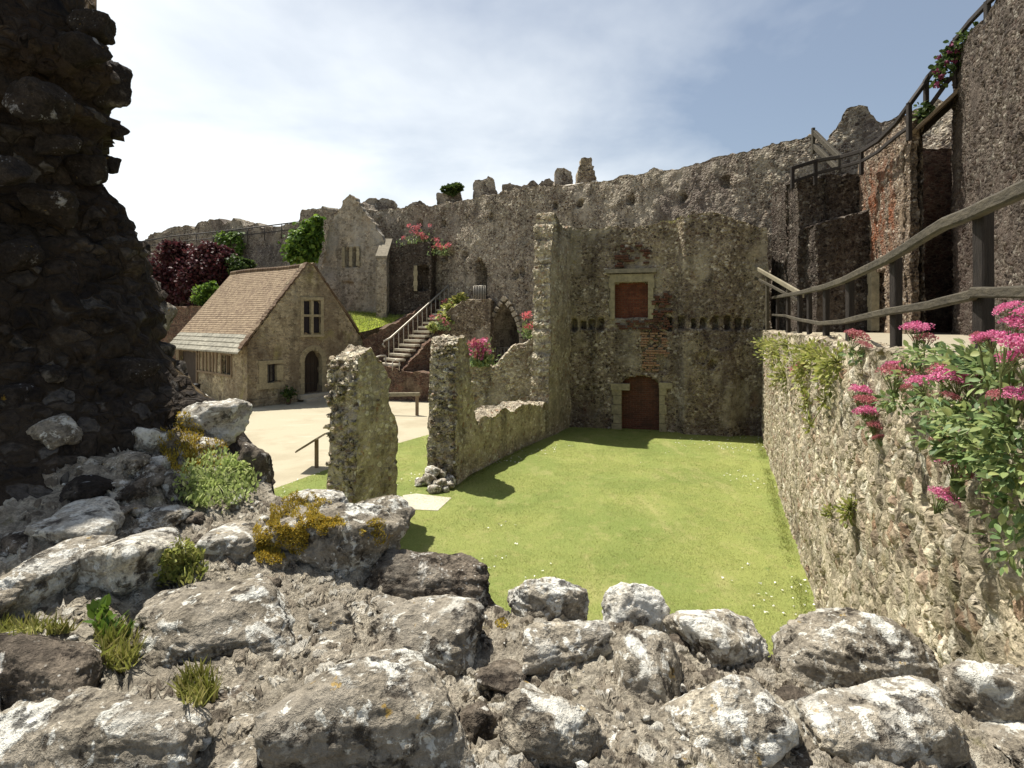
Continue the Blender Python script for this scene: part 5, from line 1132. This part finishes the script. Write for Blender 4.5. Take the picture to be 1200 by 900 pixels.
for (px, py, w, h, mt, sd_, dr_, lab) in ST:
    big = w > 70
    q = on_surf(px, py, .02 if big else 0); Yq = q[1]; a = w/2*Yq/F*1.04; drop = (py-HY)/F; b = a*dr_
    hh = h/2*Yq/F*1.10; c = .30*a
    boxy = 22 <= sd_ < 48 and big
    if boxy: a *= 1.06; b = min(.40*h*Yq/F/max(drop, .15), 1.2*a); c = .46*h*Yq/F; q = q+np.array([0, .02, .05*h*Yq/F])
    elif 11 <= sd_ <= 21 or sd_ == 1212: c = math.sqrt(max(hh**2-(b*drop)**2, (.3*a)**2))
    else: b = math.sqrt(max(hh**2-c*c, 1e-6))/max(drop, .2)           # wide low stones: their tops face the sky
    if not boxy and b > 1.05*a: b = 1.05*a; c = math.sqrt(max(hh**2-(b*drop)**2, (.3*a)**2))
    b = max(b, .42*a)
    Vs, T = stone_verts(sd_, 6 if w > 95 else 5 if w > 40 else 4, 7 if boxy else 10, 8.5 if boxy else 7, .085 if boxy else .125)
    r_ = np.random.default_rng(sd_); Rm = rotm(r_.uniform(-.12, .12), r_.uniform(-.12, .12), r_.uniform(-.22, .22) if big else r_.uniform(0, 6))
    Vs = (Vs*[a, b, c])@Rm.T+q
    o = mk('stone', Vs, [T], M[mt], rw)
    if lab: o['label'] = lab
# loose small rubble pressed into the mortar: one part nobody could count
mb = MB()
for k in range(420):
    px, py = rng.uniform(0, 1200), rng.uniform(500, 905); q = on_surf(px, py)
    if abs(EYE-q[2]-(py-HY)/F*q[1]) > .03 or q[1] > np.interp(px, [e[0] for e in EDGE], [e[1] for e in EDGE])-.03: continue
    s = abs(rng.normal())*.007+.004; D, T = ICO[2]; Vs = D*(1+.3*vn(D*2.2+k, k)[:, None])*[s, s*.8, s*.6]
    mb.add(Vs@rotm(0, 0, k).T+[q[0], q[1], float(sz_(q[None, :2])[0])+.012+.045*fbm(q[None]*3.2, 4, 3)[0]], t=T)
lo_ = mb.build('loose_chippings', M['s_pale'], rw, True); lo_['kind'] = 'stuff'

# ================================================================== DARK PIER, left
PK = 1.25
ppl = [(x*PK, y*PK) for x, y in [(-4.2, 2.05), (-3.0, 1.75), (-2.3, 1.9), (-1.95, 2.25), (-1.84, 2.58), (-2.02, 2.78), (-2.6, 3.1), (-3.8, 3.3)]]
from mathutils import geometry
def smooth_line(pts, n):
    pts = np.array(pts, float); t = np.arange(len(pts)); T_ = np.linspace(0, len(pts)-1, n); out = []
    for x in T_:
        i = min(int(x), len(pts)-2); f = x-i; p0, p1, p2, p3 = pts[max(i-1, 0)], pts[i], pts[i+1], pts[min(i+2, len(pts)-1)]
        out.append(.5*(2*p1+(p2-p0)*f+(2*p0-5*p1+4*p2-p3)*f*f+(3*p1-p0-3*p2+p3)*f**3))
    return out
PPn = Plan(smooth_line(ppl, 30))
pier = thing('dark_ruined_pier', 'massive dark shaded rubble pier rising out of frame at the left', 'ruined wall', (-3.2, 3.2, 0))
# outline: how far the face stands out at each height (photo silhouette)
sil_y = [-60, 0, 25, 60, 90, 115, 128, 140, 152, 168, 172, 182, 200, 207, 222, 240, 252, 275, 285, 300, 340, 370, 400, 430, 470, 520, 600]
sil_x = [96, 98, 106, 134, 148, 150, 147, 134, 150, 152, 138, 140, 143, 134, 138, 138, 146, 145, 142, 162, 178, 194, 200, 196, 204, 214, 225]
def bulge(z):
    Ys = 2.7*PK; py = HY-(z-EYE)*F/Ys; xs = np.interp(py, sil_y, sil_x); return (xs-150)/F*Ys
uP0, uP1 = PPn.hit(95)[0], PPn.hit(185)[0]
def frontP(u, z): return -.85*np.clip((3.85-z)/.8, 0, 1)**1.3*np.clip((uP1-u)/(uP1-uP0), 0, 1)-bulge(z)-.10*fbm(np.stack([u*1.6, z*1.6, u*0], -1), 4, 91)-.14*np.clip(fbm(np.stack([u*3.1, z*3.3, u*0+5], -1), 3, 92), -.1, .5)
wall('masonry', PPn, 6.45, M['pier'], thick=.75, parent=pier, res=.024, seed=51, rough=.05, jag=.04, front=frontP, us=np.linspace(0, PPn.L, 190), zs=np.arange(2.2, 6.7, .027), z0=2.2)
mb = MB(); cq = np.array(smooth_line(ppl, 30)); ce = cq.mean(0); cq = ce+(cq-ce)*.82
V = np.concatenate([np.c_[cq, cq[:, :1]*0], np.c_[cq, cq[:, :1]*0+6.4]]); n_ = len(cq)
q_ = [[k, (k+1) % n_, n_+(k+1) % n_, n_+k] for k in range(n_)]; V = np.concatenate([V, [[ce[0], ce[1], 6.41]]]); t_ = [[n_+k, n_+(k+1) % n_, 2*n_] for k in range(n_)]
mk('rubble_core', V, [np.array(q_), np.array(t_)], M['pier'], pier)
PS = [(62, 508, 66, 56, 's_grey', 101, 'knobbly pale stone in the dark base'), (120, 536, 56, 36, 's_pale', 102, 'pale angular stone at the pier foot'), (178, 518, 60, 62, 's_grey', 103, None), (183, 372, 34, 70, 's_grey', 104, 'upright pointed stone on the pier edge'), (138, 262, 26, 46, 's_pier', 105, None), (146, 152, 26, 26, 's_pier', 106, 'square stone jutting from the pier edge'),
      (142, 194, 20, 26, 's_pier', 107, None), (135, 100, 60, 66, 's_pier', 108, None), (112, 34, 60, 40, 's_pier', 109, None), (120, 440, 130, 84, 's_pier', 110, 'big dark boulder above the pier foot'), (160, 300, 50, 40, 's_pier', 111, None), (172, 420, 52, 60, 's_pier', 112, None), (80, 330, 60, 44, 's_pier', 113, None), (40, 400, 70, 46, 's_pier', 114, None),
      (110, 380, 56, 36, 's_pier', 115, None), (60, 240, 60, 50, 's_pier', 116, None), (20, 300, 60, 50, 's_pier', 117, None), (105, 200, 50, 44, 's_pier', 118, None), (40, 120, 70, 60, 's_pier', 119, None), (90, 60, 60, 44, 's_pier', 120, None), (15, 470, 50, 46, 's_pier', 121, None), (20, 570, 60, 60, 's_pier', 122, None), (88, 575, 64, 46, 's_pier', 123, None), (150, 480, 40, 32, 's_pier', 124, None), (135, 348, 44, 32, 's_pier', 125, None), (90, 290, 46, 30, 's_pier', 126, None), (190, 460, 36, 40, 's_pier', 127, None), (60, 440, 44, 30, 's_pier', 128, None), (127, 233, 34, 28, 's_pier', 129, None), (10, 200, 60, 46, 's_pier', 130, None), (70, 170, 44, 34, 's_pier', 131, None)]
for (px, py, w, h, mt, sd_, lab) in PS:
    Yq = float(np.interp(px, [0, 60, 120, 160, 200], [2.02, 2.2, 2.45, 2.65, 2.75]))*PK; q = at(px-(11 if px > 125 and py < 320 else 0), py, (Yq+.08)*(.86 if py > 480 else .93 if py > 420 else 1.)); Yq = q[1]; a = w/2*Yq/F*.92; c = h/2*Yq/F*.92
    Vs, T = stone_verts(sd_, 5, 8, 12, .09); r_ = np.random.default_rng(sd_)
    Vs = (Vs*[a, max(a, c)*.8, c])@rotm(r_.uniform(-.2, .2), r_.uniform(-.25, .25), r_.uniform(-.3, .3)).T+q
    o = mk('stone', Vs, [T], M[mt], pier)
    if lab: o['label'] = lab

# ================================================================== MOSS AND SMALL PLANTS ON THE WALL HEAD
import mathutils
dg_bvh = []
for o in COL.objects:
    if o.type == 'MESH' and o.parent in (rw, pier) and o.name.split('.')[0] in ('stone', 'mortar_core'):
        w0_ = ORIG[o.name]; me = o.data
        dg_bvh.append(mathutils.bvhtree.BVHTree.FromPolygons([tuple(np.array(v.co)+w0_) for v in me.vertices], [tuple(p.vertices) for p in me.polygons]))
def cast(px, py):
    d = Vector(((px-CX)/F, 1, -(py-HY)/F)).normalized(); best = None
    for t in dg_bvh:
        h = t.ray_cast(Vector((0, 0, EYE)), d, 6)
        if h[0] is not None and (best is None or h[3] < best[2]): best = (np.array(h[0]), np.array(h[1]), h[3])
    return best
def patch(name, label, cat, cells, n, mat, ls, kind='oval', up=.7, lift=.0, spread=.0):
    """plants rooted on the stones, inside small ellipses given as (px, py, rx, ry)"""
    P_, N_ = [], []
    wts = np.array([c[2]*c[3] for c in cells], float); wts /= wts.sum()
    for (px, py, rx, ry), w in zip(cells, wts):
        for k in range(int(n*w)+1):
            an = rng.uniform(0, 2*math.pi); rr = math.sqrt(rng.uniform())*1.25
            if rx > 13 and mat is M['moss'] and float(fbm(np.array([[px+rx*rr*math.cos(an), py+ry*rr*math.sin(an), 0]])*.09, 3, 5)[0])-.55*(rr-.85) < -.06: continue
            h = cast(px+rx*rr*math.cos(an), py+ry*rr*math.sin(an))
            if h: P_.append(h[0]+h[1]*lift*rng.uniform(0, 1)+rng.normal(size=3)*spread); N_.append(h[1]*(1 if h[1][2] > -.2 else -1)+[0, 0, up])
    P_, N_ = np.array(P_), np.array(N_); V, Q = leaves(P_, N_+rng.normal(size=P_.shape)*.55, ls, kind, seed=41)
    Fq = [Q]
    if mat is not M['moss']:
        sm = MB(); c_ = P_[np.argmin(((P_-P_.mean(0))**2).sum(1))]
        for p_ in P_[::max(1, len(P_)//120)]: sm.tube([c_, (c_+p_)/2+[0, 0, .004], p_], .0013, 4)
        n0 = len(V); V = np.concatenate([V]+sm.v); Fq = [np.concatenate([Q]+[q+n0 for q in sm.q]), np.concatenate(sm.t)+n0]
    return tag(mk(name, V, Fq, mat, origin=P_.mean(0)), label, cat)
patch('moss_cushion', 'golden yellow moss spread over the big stone beside the pier rubble', 'moss', [(352, 606, 34, 24), (330, 628, 28, 22), (378, 618, 24, 14), (316, 648, 14, 14)], 15000, M['moss'], .0105, 'lance', .7, .006)
patch('moss_cushion', 'small golden moss tuft on the right shoulder of the big mossy stone', 'moss', [(440, 624, 15, 12)], 1300, M['moss'], .0095, 'lance', .7, .005)
patch('moss_cushion', 'brownish golden moss between the white block and the pier', 'moss', [(212, 515, 22, 26), (240, 532, 26, 14), (218, 545, 16, 10)], 4600, M['moss'], .013, 'lance', .7, .008)
lt = patch('leafy_tuft', 'pale green leafy herb tuft growing among the stones', 'plant', [(255, 566, 38, 26), (232, 578, 18, 18), (275, 558, 18, 16)], 1700, M['paleherb'], .022, 'val', .8, .035, .008)
patch('leafy_tuft', 'yellow green rosette plant beside the white slab', 'plant', [(212, 664, 22, 20)], 700, M['herbleaf'], .02, 'val', .8, .025, .006)
patch('seedling', 'small bright green seedling in the joint near the dark spotted stone', 'plant', [(122, 728, 12, 12), (132, 742, 14, 10)], 70, M['greenleaf'], .04, 'val', 1., .02)
patch('grass_tuft', 'dry grass tuft beside the bright seedling', 'grass', [(140, 765, 18, 20), (126, 750, 14, 10)], 300, M['drygrass'], .05, 'blade', 1.)
patch('grass_tuft', 'low strip of short dry grass at the left frame edge above the spotted stone', 'grass', [(38, 738, 40, 6)], 200, M['drygrass'], .04, 'blade', 1.)
patch('grass_tuft', 'thin grass tuft below the large flat grey stone', 'grass', [(232, 812, 20, 14)], 200, M['drygrass'], .055, 'blade', 1.)
patch('yellow_lichen', 'small orange lichen spot on the chip beside the pale peaked stone', 'lichen', [(588, 731, 6, 5)], 160, M['moss'], .006, 'oval', .3)
patch('grass_tuft', 'green tuft at the foot of the upright pointed stone', 'grass', [(170, 338, 10, 10)], 160, M['drygrass'], .05, 'blade', 1.)

# ================================================================== VALERIAN ON THE RETAINING WALL
def head_mesh(name, seed, mat):
    r = np.random.default_rng(seed); PP, DD = [], []
    nc = 15
    for k in range(nc):
        an = 2.4*k; rr = math.sqrt((k+.3)/nc)*.78; c = np.array([rr*math.cos(an), rr*math.sin(an), (.8*math.sqrt(max(0, 1-rr*rr))-.15)+r.uniform(-.1, .1)])
        p_, d_ = blobpts(c, (.28, .28, .22), 70, r, .55); m = d_[:, 2] > -.55; PP.append(p_[m]); DD.append(d_[m]+[0, 0, .35])
    V, Q = leaves(np.concatenate(PP), np.concatenate(DD)+.35*r.normal(size=(sum(map(len, PP)), 3)), .105, 'petal', seed=seed)
    mb = MB()
    for k in range(nc): an = 2.4*k; rr = math.sqrt((k+.3)/nc)*.75; mb.tube([(0, 0, -.9), (rr*.4*math.cos(an), rr*.4*math.sin(an), -.35), (rr*math.cos(an), rr*math.sin(an), .25)], .022, 4)
    me = mk(name, V, [Q], mat, origin=(0, 0, 0)); st_ = mb.build('flower_stalks', M['stem'], origin=(0, 0, 0))
    d = (me.data, st_.data); bpy.data.objects.remove(me); bpy.data.objects.remove(st_); return d
HEADS = {'pink': [head_mesh('flower_head', 60+k, M['pink']) for k in range(4)], 'rose': [head_mesh('flower_head', 70+k, M['rose']) for k in range(3)]}
def Yw(px): return 1.2/max((px-CX)/F-.3937, .03)
def valerian(label, heads, leafcells, nleaf, ls, root, mat='valleaf'):
    """heads: (px, py, radius px, kind, depth); leafcells: (px, py, Y, rx, ry, rz)"""
    t = thing('valerian', label, 'flowering plant', root, 'pink valerian on the retaining wall'); root = np.array(root, float)
    sm = MB()
    for (px, py, rp, kd, Y) in heads:
        q = at(px, py, Y); r_ = rp/F*Y*1.14; me, stk = random.choice(HEADS[kd]); tilt = rotm(rng.uniform(-.3, .5), rng.uniform(-.4, .4), rng.uniform(0, 6))
        h = bpy.data.objects.new('flower_head', me); COL.objects.link(h); h.parent = t; h.location = q-root; h.scale = (r_, r_, r_*rng.uniform(.8, 1.05)); h.rotation_euler = Matrix(tilt.tolist()).to_euler()
        s_ = bpy.data.objects.new('flower_stalks', stk); COL.objects.link(s_); s_.parent = h
        dn = q-tilt@np.array([0, 0, .85*r_]); mid = (dn*.5+root*.5)+[0, 0, -.03]
        sm.tube([dn, dn*.75+mid*.25+[0, 0, -.02], mid, root+rng.normal(size=3)*.03], .0045, 5)
        P_ = np.array([dn*(1-f)+mid*f for f in rng.uniform(0, 1, 7)]); V, Q = leaves(P_, rdir(7, rng, .2), ls*.9, 'oval', seed=int(px)); LV.append((V, Q))
    if sm.n: sm.build('stems', M['stem'], t, True)
    PP, DD = [], []
    tot = sum(c[3]*c[5] for c in leafcells)
    for (px, py, Y, rx, ry, rz) in leafcells:
        p_, d_ = blobpts(at(px, py, Y), (rx, ry, rz), max(6, int(nleaf*rx*rz/tot)), rng, .1); PP.append(p_); DD.append(d_+[-.35, -.1, .15])
    V, Q = leaves(np.concatenate(PP), np.concatenate(DD)+.4*rng.normal(size=(sum(map(len, PP)), 3)), ls, 'val', .2, .45, seed=19)
    n0 = len(V); Vs, Qs = [V], [Q]
    for v, q in LV: Vs.append(v); Qs.append(q+n0); n0 += len(v)
    LV.clear(); mk('foliage', np.concatenate(Vs), [np.concatenate(Qs)], M[mat], t); return t
LV = []
def wp(px, py, d=.0): Y = Yw(px); return at(px, py, Y)+np.array([-d, 0, 0])
valerian('large valerian with the biggest magenta heads at the right edge of the wall', [(1184, 366, 14, 'pink', 2.1), (1192, 390, 20, 'pink', 2.08), (1158, 402, 16, 'pink', 2.15), (1186, 418, 27, 'pink', 2.0), (1200, 430, 24, 'pink', 2.02), (1192, 468, 15, 'pink', 2.0), (1170, 467, 11, 'rose', 2.1), (1148, 398, 9, 'rose', 2.2), (1212, 372, 18, 'pink', 2.0)],
         [(1185, 500, 2.12, .16, .16, .10), (1150, 520, 2.25, .14, .14, .09), (1195, 540, 2.05, .14, .14, .12), (1180, 450, 2.2, .14, .12, .06), (1140, 490, 2.3, .12, .12, .07)], 620, .042, wp(1185, 520, .02))
valerian('valerian with a broad double magenta head above a leafy mound', [(1118, 449, 23, 'pink', 2.62), (1104, 440, 14, 'rose', 2.7), (1080, 453, 15, 'pink', 2.9), (1134, 452, 13, 'pink', 2.6), (1143, 448, 8, 'rose', 2.55), (1112, 470, 10, 'rose', 2.6)],
         [(1110, 485, 2.6, .14, .13, .07), (1130, 505, 2.5, .14, .13, .08), (1100, 462, 2.75, .12, .12, .06), (1145, 535, 2.4, .12, .12, .08)], 430, .040, wp(1115, 500, .02))
valerian('valerian with faded rosy heads below the second fence post from the right', [(1050, 447, 19, 'rose', 3.5), (1047, 432, 10, 'pink', 3.6), (1066, 458, 9, 'rose', 3.3)], [(1050, 470, 3.5, .14, .12, .07), (1070, 440, 3.4, .18, .16, .05)], 170, .042, wp(1055, 470, .02))
valerian('valerian on top of the wall between the two nearest fence posts', [(1075, 392, 15, 'pink', 3.4), (1084, 402, 12, 'rose', 3.4)], [(1080, 415, 3.4, .14, .12, .08), (1110, 418, 3.2, .3, .16, .05), (1135, 415, 3.0, .2, .12, .06)], 330, .045, fx(1082, 425))
valerian('single faded valerian head standing beside the third fence post', [(1002, 400, 13, 'rose', 4.9), (1012, 408, 9, 'rose', 4.8)], [(1005, 418, 4.9, .12, .12, .07)], 60, .045, fx(1004, 425))
valerian('long hanging valerian spike against the sunlit wall face', [(1008, 464, 13, 'pink', 4.72), (1014, 478, 14, 'rose', 4.6), (1019, 490, 14, 'pink', 4.5), (1025, 502, 9, 'rose', 4.45), (1030, 516, 7, 'rose', 4.4)], [(1022, 500, 4.55, .08, .08, .10)], 36, .045, wp(1012, 455, .02))
valerian('trailing valerian with two pale pink heads low on the wall face', [(1120, 552, 17, 'pink', 2.6), (1128, 560, 11, 'rose', 2.6), (1102, 588, 16, 'pink', 2.7), (1116, 578, 8, 'rose', 2.65)], [(1130, 530, 2.55, .10, .1, .06), (1150, 560, 2.4, .08, .08, .06)], 90, .05, wp(1135, 540, .02))
valerian('small crimson valerian buds in the leaves on the wall face', [(1105, 522, 12, 'rose', 2.66), (1107, 502, 7, 'rose', 2.66)], [(1120, 525, 2.6, .12, .1, .07), (1090, 512, 2.8, .08, .08, .04)], 110, .052, wp(1120, 520, .02))
valerian('low leafy valerian without flowers at the lower right of the wall face', [], [(1185, 640, 2.1, .10, .10, .09), (1170, 600, 2.15, .08, .08, .06), (1192, 585, 2.05, .08, .08, .10)], 150, .044, wp(1185, 640, .02))
valerian('far valerian with one pink head among yellow herbs on the wall', [(935, 436, 9, 'pink', 8.6), (941, 428, 6, 'rose', 8.6)], [(930, 420, 8.8, .25, .2, .22), (940, 445, 8.4, .15, .15, .2)], 200, .07, wp(936, 440, .03), 'herbleaf')
def herb(label, cells, n, ls, mat='herbleaf'):
    PP, DD = [], []; tot = sum(c[2]*c[3] for c in cells)
    for (px, py, rx, rz) in cells: p_, d_ = blobpts(wp(px, py, .04), (rx, rx*.8, rz), max(8, int(n*rx*rz/tot)), rng, .1); PP.append(p_); DD.append(d_+[-.4, -.1, .3])
    PP = np.concatenate(PP); V, Q = leaves(PP, np.concatenate(DD)+.4*rng.normal(size=(len(PP), 3)), ls, 'val', seed=23)
    sm = MB(); cs = [wp(px, py, .03) for px, py, _, _ in cells]
    if len(cs) > 1: sm.tube(cs, .006, 5)
    for p_ in PP[::2]: c_ = min(cs, key=lambda c: ((c-p_)**2).sum()); sm.tube([c_, (c_+p_)/2+[0, 0, .02], p_], .004, 4)
    n0 = len(V); sv = np.concatenate(sm.v); return tag(mk('wall_herb', np.concatenate([V, sv]), [np.concatenate([Q]+[q+n0 for q in sm.q]), np.concatenate(sm.t)+n0], M[mat]), label, 'plant')
herb('yellow green herbs hanging thickly at the far end of the wall head', [(905, 402, .5, .18), (912, 415, .45, .3), (920, 440, .3, .35), (925, 405, .4, .2)], 700, .085)
herb('pale green herbs over the wall head at its middle', [(955, 412, .3, .15), (968, 420, .26, .2), (985, 425, .22, .18), (975, 440, .15, .2), (945, 430, .2, .25)], 620, .07)
herb('yellowish hanging herb below the middle of the wall head', [(948, 470, .1, .18), (952, 500, .08, .12), (970, 470, .07, .1)], 130, .06)
herb('round green moss tuft halfway down the sunlit wall', [(1000, 598, .10, .15)], 110, .05)
herb('small moss tuft beside the round green one on the wall', [(976, 600, .06, .08)], 40, .05)
herb('mixed green herbs at the wall head under the nearest fence post', [(1150, 425, .12, .05), (1165, 436, .12, .06), (1130, 430, .12, .05)], 220, .05, 'valleaf')

# ================================================================== CAMERA, LIGHT, SKY
cam = bpy.data.cameras.new('camera'); co = bpy.data.objects.new('camera', cam); COL.objects.link(co); co.location = (0, 0, EYE); co.rotation_euler = (R(90), 0, 0)
cam.sensor_width = 36; cam.lens = 36*F/1200; cam.shift_y = (HY-450)/1200; cam.clip_end = 5000; cam.clip_start = .05; scene.camera = co
SD = np.array([-.79, .61]); EL = 66
sun = bpy.data.lights.new('sun', 'SUN'); sun.energy = 5.0; sun.angle = R(.5); sun.color = (1, .95, .86); so = bpy.data.objects.new('sun', sun); COL.objects.link(so); so.location = (-20, 15, 40)
SD = SD/np.linalg.norm(SD); dirv = Vector((SD[0]*math.cos(R(EL)), SD[1]*math.cos(R(EL)), math.sin(R(EL))))
so.rotation_euler = dirv.to_track_quat('Z', 'Y').to_euler()
w = bpy.data.worlds.new('World'); scene.world = w; w.use_nodes = True; nt = w.node_tree; nt.nodes.clear()
g = G.__new__(G); g.t = nt
sky = g.n('TexSky', sky_type='NISHITA'); sky.sun_disc = False; sky.sun_elevation = R(EL); sky.sun_rotation = math.atan2(SD[0], SD[1]); sky.dust_density = 1.6; sky.air_density = 1.0; sky.ozone_density = 1.0; sky.altitude = 20
gc = g.coord('Generated'); s3 = g.sep(gc)
# thin cloud layer: project the direction onto a plane high above
zz = g.math('MAXIMUM', s3[2], .0); den = g.math('ADD', zz, .12)
pv = g.comb(g.math('DIVIDE', s3[0], den), g.math('DIVIDE', s3[1], den), 0)
cn = g.noise(g.vm('ADD', pv, (1.3, .4, 0)), 1.0, 5, .52, .3); cn2 = g.noise(g.vm('MULTIPLY', g.vm('ADD', pv, (5, 2, 0)), (1, .6, 1)), 2.1, 7, .62)
sd_ = g.vm('DOT_PRODUCT', gc, (-.77, .56, .22))
cov = g.math('ADD', g.math('ADD', g.math('MULTIPLY', cn, .62), g.math('MULTIPLY_ADD', cn2, .16, .10)), g.math('MULTIPLY', sd_, .52))
low = g.mr(zz, .35, .0, 0, .22)
cf = g.mr(g.math('ADD', cov, low), .64, 1.04, .10, .98, False)
skc = g.mix(1, sky.outputs[0], (1.0, .98, .93, 1), 'MULTIPLY')
cc = g.mix(cf, skc, (9.5, 9.9, 10.1, 1))
bg = g.n('Background'); bg.inputs['Strength'].default_value = .075; nt.links.new(cc, bg.inputs['Color'])
ow = nt.nodes.new('ShaderNodeOutputWorld'); nt.links.new(bg.outputs[0], ow.inputs['Surface'])
vs = scene.view_settings; scene.display_settings.display_device = 'sRGB'; vs.view_transform = 'Standard'; vs.look = 'None'; vs.gamma = 1; vs.use_curve_mapping = False; vs.exposure = 0.70
scene.cycles.max_bounces = 5; scene.cycles.diffuse_bounces = 3; scene.cycles.transparent_max_bounces = 4
